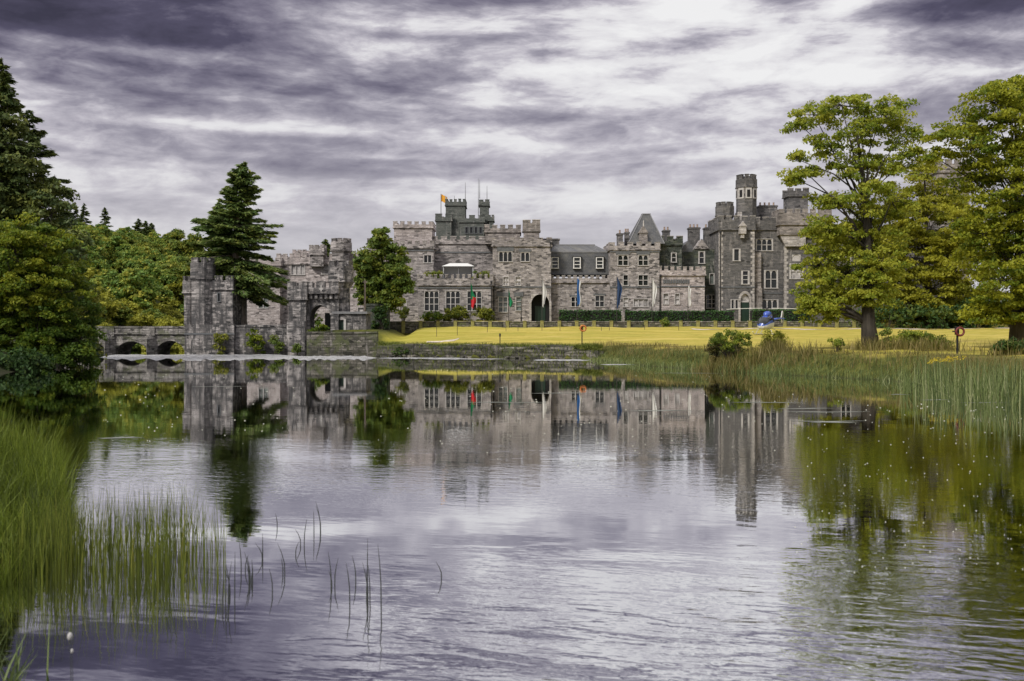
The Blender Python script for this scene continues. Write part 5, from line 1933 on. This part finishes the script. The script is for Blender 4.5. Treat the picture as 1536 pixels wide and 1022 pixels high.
# ------------------------------------------------ foam and floating bits on the lake
def lake_bits():
    m, t = new_mat('broken_shallow_water')
    g = t.n('ShaderNodeNewGeometry')
    nz = t.noise(t.scalev(g.outputs['Position'], (1.2, 2.2, 1)), 1.0, 6, .7)
    c = t.ramp(nz, [(.38, (.10, .10, .105)), (.48, (.36, .36, .37)), (.60, (.70, .70, .71))])
    bm = t.n('ShaderNodeBump', Strength=1.0, Distance=.12, Height=nz)
    b = t.n('ShaderNodeBsdfPrincipled', Base_Color=c, Roughness=.25, IOR=2.0, Normal=bm.outputs[0])
    finish(t, b.outputs[0])
    rnd = random.Random(2)
    mb = MB()

    def strip(px0, px1, pa, pb_, n, z):
        pts = []
        for i in range(n + 1):
            px = px0 + (px1 - px0) * i / n
            e = min(1, i / (n * .08 + .01), (n - i) / (n * .15 + .01))
            mid = (pa + pb_) / 2
            a = mid + (pa - mid) * e * rnd.uniform(.8, 1.1)
            b_ = mid + (pb_ - mid) * e * rnd.uniform(.25, 1.2) + .05
            pts.append((W(px, 0, 1500 * CAMH / (a - HOR)), W(px, 0, 1500 * CAMH / (b_ - HOR)), 1500 * CAMH / (a - HOR), 1500 * CAMH / (b_ - HOR)))
        for i in range(n):
            q, r_ = pts[i], pts[i + 1]
            mb.face([(q[1].x, q[3], z), (r_[1].x, r_[3], z), (r_[0].x, r_[2], z), (q[0].x, q[2], z)])

    strip(146, 470, 532.0, 541.0, 44, .006)
    strip(440, 566, 534.0, 541.0, 40, .012)
    strip(566, 700, 536.6, 538.6, 30, .006)
    strip(640, 760, 538.2, 539.6, 20, .012)
    strip(800, 888, 539.2, 541.8, 20, .006)
    strip(900, 1030, 546.5, 547.7, 20, .006)
    o = mb.build('water_riffle', m)
    meta(o, 'pale broken water running over the shallows below the walls', None, None, 'structure')
    # fluff and foam flecks
    rng = np.random.default_rng(9)
    fl = plain('pale_fluff', (.42, .42, .36), .9)
    reg = [(1190, 1536, 600, 860, 190), (880, 1200, 590, 700, 80), (560, 880, 580, 700, 60), (150, 450, 560, 670, 80), (700, 1100, 560, 620, 24)]
    V = []
    for (x0, x1, y0, y1, n) in reg:
        px = rng.uniform(x0, x1, n)
        py = y0 + (y1 - y0) * rng.random(n) ** 1.25
        Y = 1500 * CAMH / (py - HOR)
        X = (px - 768) * Y / FPX
        s = rng.uniform(.006, .017, n) * np.clip(Y / 24, .7, 2.0)
        for x, y, q in zip(X, Y, s):
            V += [(x - q * 1.5, y, .004), (x, y - .01, .004 - .002), (x + q * 1.5, y, .004), (x, y, q * .9 + .004)]
    V = np.array(V)
    o = np_quads('floating_fluff', V, len(V) // 4, np.full(len(V) // 4, .5), fl)
    meta(o, 'tiny pale flecks of fluff floating on the lake', None, None, 'stuff')
    mb = MB()
    for (px, py, L) in ((1240, 618, 3.2), (1210, 613, 2.2), (1250, 634, 1.6), (1150, 604, 3.0), (1240, 632, 2.6), (760, 604, 3.4), (840, 590, 3), (990, 616, 2.4), (180, 657, 1.2), (250, 566, 3.5), (330, 580, 3.0), (1030, 560, 5), (1405, 600, 1.6), (1350, 592, 1.0), (1480, 604, 2.2)):
        Y = 1500 * CAMH / (py - HOR)
        c = W(px, py, Y)
        n = 10
        up, lo = [], []
        for i in range(n + 1):
            u = i / n
            x = c.x + (u - .5) * L
            w = .05 * math.sin(math.pi * u) * rnd.uniform(.5, 1.2) + .004
            yc = c.y + .12 * math.sin(u * 5 + px)
            up.append((x, yc + w * 3, .005))
            lo.append((x, yc - w * 3, .005))
        mb.face(lo + up[::-1])
    o = mb.build('floating_scum', plain('pale_floating_scum', (.20, .21, .18), .6))
    meta(o, 'thin pale streaks of foam lying on the still water', None, None, 'stuff')


lake_bits()

# ================================================================== garden: path, hedges, shrubs
def strip_path(name, pts, w, mat, label, dz=.035):
    mb = MB()
    for i in range(len(pts) - 1):
        (x0, y0), (x1, y1) = pts[i], pts[i + 1]
        n = max(1, int(abs(x1 - x0) / .8))
        for k in range(n):
            a, b = k / n, (k + 1) / n
            q = []
            for (u, s) in ((a, -1), (b, -1), (b, 1), (a, 1)):
                x = x0 + (x1 - x0) * u
                y = y0 + (y1 - y0) * u + s * w / 2
                q.append((x, y, H1(x, y) + dz))
            mb.face(q)
    o = mb.build(name, mat)
    meta(o, label, None, None, 'structure')


gravel = plain('pale_gravel', (.50, .43, .36), .9, noise_amt=.25, nscale=2)
strip_path('path', [(24, 133.5), (36, 132.5), (50, 131), (72, 130)], 1.5, gravel, 'pale gravel path crossing the top of the lawn at the right')
strip_path('gravel_patch', [(-9.6, 112.5), (-8.2, 113.2), (-6.6, 114.6), (-6.2, 117)], 1.6, gravel, 'small pale gravel patch on the left end of the lawn')


def hedge(px0, px1, pyt, Y0, depth, zb, label, seed):
    rng = np.random.default_rng(seed)
    x0, x1 = W(px0, 0, Y0).x, W(px1, 0, Y0).x
    zt = W(0, pyt, Y0).z
    root = empty('hedge', ((x0 + x1) / 2, Y0 + depth / 2, zb), label, 'hedge', 'clipped hedges along the castle front')
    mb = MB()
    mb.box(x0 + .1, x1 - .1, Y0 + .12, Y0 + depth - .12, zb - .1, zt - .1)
    mb.build('dark_core', M['dark'], root)  # solid near-black box, the shade inside the hedge put into its colour
    n = int((x1 - x0) * 190)
    f = rng.random(n)
    X = rng.uniform(x0, x1, n)
    front = f < .55
    topm = (f >= .55) & (f < .9)
    Yv = np.where(front, Y0 + rng.normal(size=n) * .06, np.where(topm, rng.uniform(Y0, Y0 + depth, n), Y0 + depth))
    Z = np.where(topm, zt + rng.normal(size=n) * .05, rng.uniform(zb, zt, n))
    lump = .06 * np.sin(X * 1.9 + seed)
    Cn = np.column_stack([X, Yv - lump, Z + lump * .6])
    V = leaf_quads(rng, Cn, .12 * rng.uniform(.6, 1.3, n), up=.6)
    np_quads('foliage', V, n, np.clip(.4 + lump * 2 + rng.normal(size=n) * .2, 0, 1), M['hedge'], root)


hedge(838, 933, 466, 144.6, 1.8, 4.0, 'clipped dark green hedge below the slate mansard range', 1)
hedge(938, 1102, 467, 144.4, 1.8, 4.0, 'longest clipped dark hedge, below the gabled tower', 2)
hedge(1128, 1216, 465, 144.6, 1.8, 4.0, 'clipped dark hedge right of the pointed green door', 3)
zt_ = W(0, 418, 147).z + .02
for i, (px, rx, lab) in enumerate(((652, 16, 'small green hedge on the roof terrace left of the canopy'), (722, 16, 'small green hedge on the roof terrace right of the canopy'))):
    bush('terrace_hedge', lab, px, 412, rx, 5.5, 148.8, 'leaf_green', 200 + i, .12, 60, .4, cat='hedge', base_z=zt_, depth=.4)
for i, (px, py, rx, ry, lf, lab) in enumerate(((652, 476, 18, 8, 'leaf_olive', 'low brownish shrub under the first arched windows'), (688, 473, 25, 13, 'leaf_wood_yellow', 'broad yellow-green shrub under the middle arched windows'),
                                            (726, 473, 17, 12, 'leaf_wood_yellow', 'yellow-green shrub beside the right-hand arched windows'), (605, 470, 10, 9, 'leaf_wood_yellow', 'small bright shrub right of the ivy wall'))):
    bush('garden_shrub', lab, px, py, rx, ry, 144.6, lf, 210 + i, .16, 55, .5, base_z=4.0, tint=(.0, .45) if lf == 'leaf_wood_yellow' else (.1, .6))
bush('garden_shrub', 'small round bush growing on the terrace wall below the gabled tower', 996, 482, 9, 6, 139.6, 'leaf_green', 216, .14, 60, .45, base_z=3.3)
for i, (px, py, rx, ry, Y, lf, lab, t_) in enumerate((
        (1098, 512, 30, 17, 73, 'leaf_oak', 'large dense green bush on the bank in front of the helicopter', (.0, .55)), (1072, 520, 18, 12, 74, 'rough_grass', 'dry brown weedy clump left of the dense green bush', (.1, .7)),
        (1160, 512, 20, 16, 72, 'leaf_wood_yellow', 'tall pale yellow weed clump right of the dense green bush', (.2, .8)), (1255, 514, 11, 7, 70, 'leaf_oak', 'small bush in front of the lawn left of the oak trunk', (.1, .6)),
        (1328, 505, 10, 14, 72, 'leaf_green', 'upright leafy sapling against the foot of the oak', (.2, .7)), (1372, 508, 30, 11, 70, 'leaf_oak', 'low spreading bramble right of the oak trunk', (.1, .7)),
        (1410, 514, 20, 9, 68, 'leaf_olive', 'low dark bramble between the oak and the right life ring', (.1, .6)), (1516, 520, 26, 12, 60, 'leaf_dark', 'dark bush on the bank at the right edge', (.2, .8)))):
    bush('bank_bush', lab, px, py, rx, ry, Y, lf, 230 + i, .075, 70, .28, tint=t_)
for i, (px, py, rx, ry, Y, bz, lf, lab) in enumerate((
        (332, 514, 9, 18, 121.0, .0, 'leaf_wood_yellow', 'narrow yellow-green bush at the foot of the bridge tower'), (384, 512, 16, 18, 121.2, .0, 'leaf_olive', 'upright olive bush against the lakeside wall'),
        (414, 517, 11, 13, 121.2, .0, 'leaf_green', 'dark bush at the right end of the lakeside wall'), (477, 494, 15, 10, 118.8, 2.2, 'leaf_olive', 'yellowish bush in front of the gate archway'),
        (446, 522, 7, 11, 120.6, .0, 'leaf_green', 'small dark bush at the foot of the gate pier'), (588, 524, 16, 9, 111.0, .2, 'leaf_green', 'dark leafy bush at the left end of the shore wall'), (612, 527, 18, 7, 108.6, .2, 'leaf_dark', 'low dark bush sprawling over the shore wall'),
        (474, 480, 8, 12, 132, 2.8, 'leaf_green', 'dark bush seen through the gate archway'), (570, 474, 15, 18, 133.2, 2.8, 'leaf_dark', 'dark ivy bush hanging over the ivy wall'))):
    bush('wall_bush', lab, px, py, rx, ry, Y, lf, 250 + i, .15, 60, .45, base_z=bz, tint=(.0, .6), depth=.35)


bush('bank_bush', 'sunlit yellow-green bush seen through the right bridge arch', 256, 522, 44, 12, 141, 'leaf_wood_yellow', 270, .2, 70, .6, base_z=.1, tint=(.4, 1.0))
bush('bank_bush', 'dark green bush seen through the middle bridge arch', 198, 520, 26, 14, 142, 'leaf_oak', 271, .2, 70, .6, base_z=.1, tint=(.0, .5))


def ragwort():
    rng = np.random.default_rng(4)
    c = W(1412, 540, 50)
    root = empty('ragwort', (c.x, 50, 0.2), 'yellow ragwort flowers on tall stems among the right-hand reeds', 'flower')
    mb = MB()
    Q = []
    for i in range(26):
        p = W(1412 + rng.normal() * 15, 540 + rng.normal() * 2.6, 50 + rng.normal() * .5)
        mb.tube([(p.x - .1, p.y, .1), (p.x, p.y, p.z)], [.012, .006], 4)
        Q.append(tuple(p))
    mb.build('stem', M['stem_green'], root)
    Q = np.repeat(np.array(Q), 14, 0) + rng.normal(size=(26 * 14, 3)) * np.array([.07, .05, .03])
    V = leaf_quads(rng, Q, np.full(len(Q), .03), up=.5, aspect=.8)
    np_quads('flower', V, len(Q), np.full(len(Q), .5), plain('ragwort_yellow', (.55, .42, .02), .8), root)


M['stem_green'] = plain('green_stem', (.08, .11, .03), .7)
ragwort()

# ================================================================== flags, posts, lamps
def cloth(mb, x, y, zt, H, w, fold, seed, m_of):
    rnd = random.Random(seed)
    nu, nv = 8, 12
    ph = rnd.uniform(0, 6)
    P = []
    for j in range(nv + 1):
        v = j / nv
        for i in range(nu + 1):
            u = i / nu
            xx = x + .05 + u * w * (.45 + .55 * math.sin(v * 2.4 + .25) + .22 * math.sin(v * 7 + ph)) + .09 * math.sin(v * 4 + ph) * (.3 + u)
            yy = y + fold * 1.8 * math.sin(u * 9.5 + ph + v * 2.5) * (.3 + .7 * u)
            zz = zt - v * H * (1 - .10 * u + .05 * math.sin(u * 6 + ph)) - u * .6 * (1 - .6 * v)
            P.append((xx, yy, zz))
    for j in range(nv):
        for i in range(nu):
            a = j * (nu + 1) + i
            mb.face([P[a], P[a + nu + 1], P[a + nu + 2], P[a + 1]], m_of(i / nu, j / nv))


CF = {k: plain('flag_' + k, c, .85) for k, c in dict(green=(.01, .20, .085), red=(.48, .02, .03), white=(.56, .555, .55), blue=(.02, .10, .30), navy=(.02, .045, .11), yellow=(.62, .30, .03)).items()}


def flagpole(px, pyt, Y, cw, ch, cols, m_of, label, cat='flag', zb=None, fold=.10, r=.035):
    c = W(px, pyt, Y)
    z0 = H1(c.x, Y) if zb is None else zb
    root = empty('flagpole', (c.x, Y, z0), label, cat, 'flagpoles along the terrace' if zb is None else None)
    mb = MB()
    mb.tube([(c.x, Y, z0 - .05), (c.x, Y, c.z)], [r * 1.3, r * .8], 7)
    mb.ring((c.x, Y), r * 1.8, r * .6, c.z, c.z + .12, 8)
    mb.build('pole', M['pole'], root)
    mb = MB()
    cloth(mb, c.x, Y, c.z - .12, ch, cw, fold, int(px), m_of)
    mb.build('flag', [CF[k] for k in cols], root, smooth=True)


FY = 143.0
flagpole(706, 423, FY, .58, 3.7, ('green', 'red'), lambda u, v: 0 if v < .42 + .2 * (u < .3) else 1, 'flagpole with a limp green and red flag before the arched windows')
flagpole(763, 434, FY, .46, 2.4, ('green',), lambda u, v: 0, 'shorter flagpole with a narrow furled green flag')
flagpole(813, 415, FY, .44, 4.2, ('white',), lambda u, v: 0, 'flagpole with a limp white flag in front of the entrance arch')
flagpole(865.5, 416, FY, .62, 4.0, ('blue', 'white'), lambda u, v: 1 if u > .55 else 0, 'flagpole with a limp blue and white flag')
flagpole(925, 413, FY, .55, 4.5, ('navy',), lambda u, v: 0, 'flagpole with a limp dark blue flag at the gabled tower corner')
flagpole(978, 414, FY, .5, 4.2, ('white',), lambda u, v: 0, 'flagpole with a long white flag right of the gabled tower windows')
flagpole(1032, 427, FY, .5, 3.0, ('white',), lambda u, v: 0, 'flagpole with a shorter white flag in front of the pale low range')


def keep_flag():
    Y = 178.5
    c = W(661.5, 291, Y)
    z0 = W(0, 326, Y).z
    root = empty('flagpole', (c.x, Y, z0), 'flagpole flying a small yellow and white flag on the old keep', 'flag')
    mb = MB()
    mb.tube([(c.x, Y, z0 - .6), (c.x, Y, c.z)], [.07, .05], 6)
    mb.build('pole', M['pole'], root)
    mb = MB()
    P = [[(c.x + .06 + u / 6 * 1.05, Y + .12 * math.sin(u * 1.3), c.z - .1 - v / 4 * 1.25 - .5 * (u / 6) ** 1.3 + .05 * math.sin(u * 1.7)) for u in range(7)] for v in range(5)]
    for v in range(4):
        for u in range(6):
            mb.face([P[v][u], P[v + 1][u], P[v + 1][u + 1], P[v][u + 1]], 1 if u == 4 else 0)
    mb.build('flag', [CF['yellow'], CF['white']], root)


keep_flag()


def lamp_post():
    Y = 143.4
    c = W(782, 444, Y)
    z0 = H1(c.x, Y)
    root = empty('street_lamp', (c.x, Y, z0), 'black lamp post with a lantern left of the entrance arch', 'lamp post')
    mb = MB()
    mb.tube([(c.x, Y, z0), (c.x, Y, z0 + .7), (c.x, Y, z0 + .75), (c.x, Y, c.z - .55)], [.11, .09, .055, .04], 8)
    mb.tube([(c.x - .28, Y, c.z - .75), (c.x + .28, Y, c.z - .75)], .025, 6)
    mb.build('post', M['iron'], root)
    mb = MB()
    mb.ring((c.x, Y), .12, .2, c.z - .55, c.z - .15, 6)
    mb.build('lantern', M['glass_mid'], root)
    mb = MB()
    mb.ring((c.x, Y), .25, .05, c.z - .15, c.z + .05, 6)
    mb.tube([(c.x, Y, c.z + .05), (c.x, Y, c.z + .22)], [.03, .01], 6)
    mb.build('cap', M['iron'], root)


lamp_post()


def torus(mb, c, Rr, r, seg, m_of, n=24, k=8):
    """ring standing upright, facing the lake"""
    for i in range(n):
        for j in range(k):
            q = []
            for (ii, jj) in ((i, j), (i + 1, j), (i + 1, j + 1), (i, j + 1)):
                a, b = 2 * math.pi * ii / n, 2 * math.pi * jj / k
                q.append((c[0] + (Rr + r * math.cos(b)) * math.cos(a), c[1] + r * math.sin(b), c[2] + (Rr + r * math.cos(b)) * math.sin(a)))
            mb.face(q, m_of(i))


def life_ring(px, pyt, Y, cols, label, Rr, yellow=False):
    c = W(px, pyt, Y)
    z0 = H1(c.x, Y)
    root = empty('life_ring_post', (c.x, Y, z0), label, 'life ring')
    mb = MB()
    mb.box(c.x - .05, c.x + .05, Y - .05, Y + .05, z0 - .2, c.z)
    mb.box(c.x - .3, c.x - .05, Y - .04, Y + .04, c.z - Rr * 1.25, c.z - Rr * 1.25 + .08)
    mb.box(c.x - .14, c.x + .14, Y + .052, Y + .075, c.z - Rr * 2, c.z + .05, 1 if yellow else 0)
    mb.build('post', [M['iron'], plain('yellow_board', (.55, .38, .05), .6)], root)
    mb = MB()
    torus(mb, (c.x + .1, Y - .15, c.z - Rr * 1.15), Rr, Rr * .28, 24, lambda i: 2 if len(cols) > 2 and i % 6 == 0 else 0)
    mb.build('life_ring', cols, root, smooth=True)


orange = plain('orange_ring', (.45, .14, .03), .5)
redm = plain('red_ring', (.13, .022, .018), .5)
life_ring(873, 488, 101.5, [orange], 'slim post with an orange life ring on the lawn edge above the shore wall', .28, True)
life_ring(1436, 491, 62, [redm], 'dark post with a dark red life ring at the right bank', .24)


def small_post(name, px, pyt, Y, w, label, cat, mat, group=None, cap=False):
    c = W(px, pyt, Y)
    z0 = H1(c.x, Y)
    mb = MB()
    mb.tube([(c.x, Y, z0 - .1), (c.x, Y, c.z - .04), (c.x, Y, c.z)], [w, w, w * .5], 7)
    if cap: mb.ring((c.x, Y), w * 1.8, w * 1.8, c.z - .35, c.z - .05, 8)
    o = mb.build(name, mat, None, at=(c.x, Y, z0))
    meta(o, label, cat, group)


small_post('marker_post', 750, 500, 104.5, .05, 'short black marker post on the lawn above the shore wall', 'post', M['iron'], None, True)
for px in (655, 686, 731, 759, 777, 813, 840, 902, 914, 967, 1018):
    small_post('lawn_stake', px, 487.5 if px > 700 else 490, 131 if px > 700 else 127, .03, 'thin dark stake standing on the upper lawn', 'stake', M['pole'], 'thin stakes across the upper lawn')


def wood_pole():
    Y = 126
    t, b = W(547.5, 420, Y), W(544, 498, Y)
    mb = MB()
    mid = t.lerp(b, .5) + Vector((.12, 0, 0))
    mb.tube([b - Vector((0, 0, .4)), b, mid, t], [.16, .15, .13, .1], 8)
    mb.box(t.x - .28, t.x + .3, Y - .06, Y + .06, t.z - .35, t.z - .2)
    o = mb.build('utility_pole', plain('weathered_pole', (.20, .165, .14), .9, noise_amt=.3), None, at=(b.x, Y, b.z))
    meta(o, 'leaning weathered wooden pole between the gate lodge and the ivy wall', 'pole')


wood_pole()


# ================================================================== helicopter
def helicopter():
    Y = 117.0
    c = W(1150, 0, Y)
    z0 = H1(c.x, Y)
    root = empty('helicopter', (c.x, Y, z0), 'small blue and silver helicopter parked on the lawn with its rotor still', 'helicopter')
    ox, oy, oz = c.x, Y, z0 + .02
    blue = plain('blue_paint', (.05, .10, .40), .25, spec=.6)
    silver = plain('silver_paint', (.52, .53, .54), .35, .1)
    wht = plain('white_paint', (.70, .70, .70), .35)
    sec = [(2.05, .98, .06, .06), (1.95, 1.0, .34, .30), (1.6, 1.1, .60, .52), (1.0, 1.28, .76, .74), (.2, 1.38, .80, .84), (-.6, 1.42, .74, .80), (-1.3, 1.52, .50, .58), (-1.9, 1.66, .28, .34), (-2.4, 1.74, .17, .2)]

    def loft(sec, k, off=0.0):
        out = []
        for (x, zc, hw, hh) in sec:
            ring = []
            for i in range(k):
                a = 2 * math.pi * i / k
                ca, sa = math.cos(a), math.sin(a)
                ring.append((x, (hw + off) * math.copysign(abs(ca) ** .8, ca), zc + (hh + off) * math.copysign(abs(sa) ** .8, sa)))
            out.append(ring)
        return out

    def L(p): return (ox + p[0], oy + p[1], oz + p[2])
    k = 20
    R_ = loft(sec, k)
    mb = MB()
    for i in range(len(R_) - 1):
        for j in range(k):
            j2 = (j + 1) % k
            a = 2 * math.pi * (j + .5) / k
            m = 0 if math.sin(a) > -.12 else 1
            mb.face([L(R_[i][j]), L(R_[i][j2]), L(R_[i + 1][j2]), L(R_[i + 1][j])], m)
    mb.face([L(p) for p in R_[0]], 1)
    mb.face([L(p) for p in R_[-1][::-1]], 0)
    mb.build('fuselage', [blue, silver], root, smooth=True)
    Rg = loft(sec, k, .012)
    mb = MB()
    for i in (1, 2, 3):
        for j in range(k):
            a = 2 * math.pi * (j + .5) / k
            if math.sin(a) > .18 and not (i == 3 and math.sin(a) > .9) and not (i >= 2 and abs(math.cos(a)) < .15):
                j2 = (j + 1) % k
                mb.face([L(Rg[i][j]), L(Rg[i][j2]), L(Rg[i + 1][j2]), L(Rg[i + 1][j])])
    mb.build('windscreen', M['glass'], root, smooth=True)
    for s in (-1, 1):
        mb = MB()
        for q in ((.15, -.35),):
            p = [(.1, s * .815, 1.55), (-.62, s * .765, 1.55), (-.55, s * .62, 2.0), (.1, s * .66, 2.05)]
            mb.face([L((a, b * 1.02, c_)) for (a, b, c_) in (p if s < 0 else p[::-1])])
        mb.build('side_window', M['glass'], root)
    mb = MB()
    mb.tube([L((-2.35, 0, 1.74)), L((-4.2, 0, 1.86)), L((-5.9, 0, 1.98))], [.18, .13, .08], 10)
    mb.build('tail_boom', blue, root, smooth=True)
    mb = MB()
    for poly in ([(-5.5, 1.95), (-5.95, 2.0), (-6.35, 2.85), (-6.0, 2.85)], [(-5.55, 1.94), (-5.85, 1.96), (-6.05, 1.35), (-5.85, 1.35)]):
        mb.prism_xz([(ox + p[0], oz + p[1]) for p in poly], oy - .03, oy + .03)
    mb.build('tail_fin', wht, root)
    mb = MB()
    mb.box(ox - 5.0, ox - 4.7, oy - .7, oy + .7, oz + 1.88, oz + 1.92)
    mb.build('stabiliser', blue, root)
    mb = MB()
    mb.box(ox - 5.98, ox - 5.86, oy + .16, oy + .19, oz + 1.35, oz + 2.65)
    mb.tube([L((-5.92, 0, 2.0)), L((-5.92, .22, 2.0))], .04, 6)
    mb.build('tail_rotor', M['lead'], root)
    # engine cowling and mast
    mb = MB()
    mb.tube([L((.5, 0, 2.16)), L((.2, 0, 2.34)), L((-.5, 0, 2.38)), L((-1.2, 0, 2.2)), L((-1.6, 0, 1.95))], [.14, .36, .40, .30, .12], 12)
    mb.build('engine_cowling', blue, root, smooth=True)
    mb = MB()
    mb.tube([L((-.1, 0, 2.5)), L((-.1, 0, 3.12))], [.12, .07], 8)
    mb.ring((ox - .1, oy), .2, .16, oz + 3.0, oz + 3.14, 10)
    mb.build('rotor_mast', M['iron'], root)
    a0 = R(124)
    for s in (0, math.pi):
        a = a0 + s
        d = Vector((math.cos(a), math.sin(a), 0))
        e = Vector((-d.y, d.x, 0))
        mb = MB()
        n = 8
        for i in range(n):
            u0, u1 = .12 + i / n * .88, .12 + (i + 1) / n * .88
            zz = lambda u: 3.08 - .14 * u * u
            Lr = 4.75
            pt = lambda u, w, dz: L((-.1 + d.x * Lr * u + e.x * w, d.y * Lr * u + e.y * w, zz(u) + dz))
            A = [pt(u0, -.13, .025), pt(u1, -.13, .025), pt(u1, .13, .025), pt(u0, .13, .025)]
            Bq = [pt(u0, -.13, -.025), pt(u1, -.13, -.025), pt(u1, .13, -.025), pt(u0, .13, -.025)]
            mb.face(A)
            mb.face(Bq[::-1])
            mb.face([A[0], Bq[0], Bq[1], A[1]])
            mb.face([A[2], Bq[2], Bq[3], A[3]])
            if i == n - 1: mb.face([A[1], Bq[1], Bq[2], A[2]])
            if i == 0: mb.face([A[3], Bq[3], Bq[0], A[0]])
        mb.build('rotor_blade', wht, root)
    for s in (-1, 1):
        mb = MB()
        y = s * 1.0
        mb.tube([L((2.0, y, .34)), L((1.75, y, .12)), L((1.4, y, .05)), L((-1.6, y, .05))], .05, 8)
        for x in (.9, -.8):
            mb.tube([L((x, s * .45, .72)), L((x, s * .8, .5)), L((x, y, .06))], .035, 6)
        mb.build('skid', silver, root)
    root.rotation_euler = (0, 0, R(-122))


helicopter()
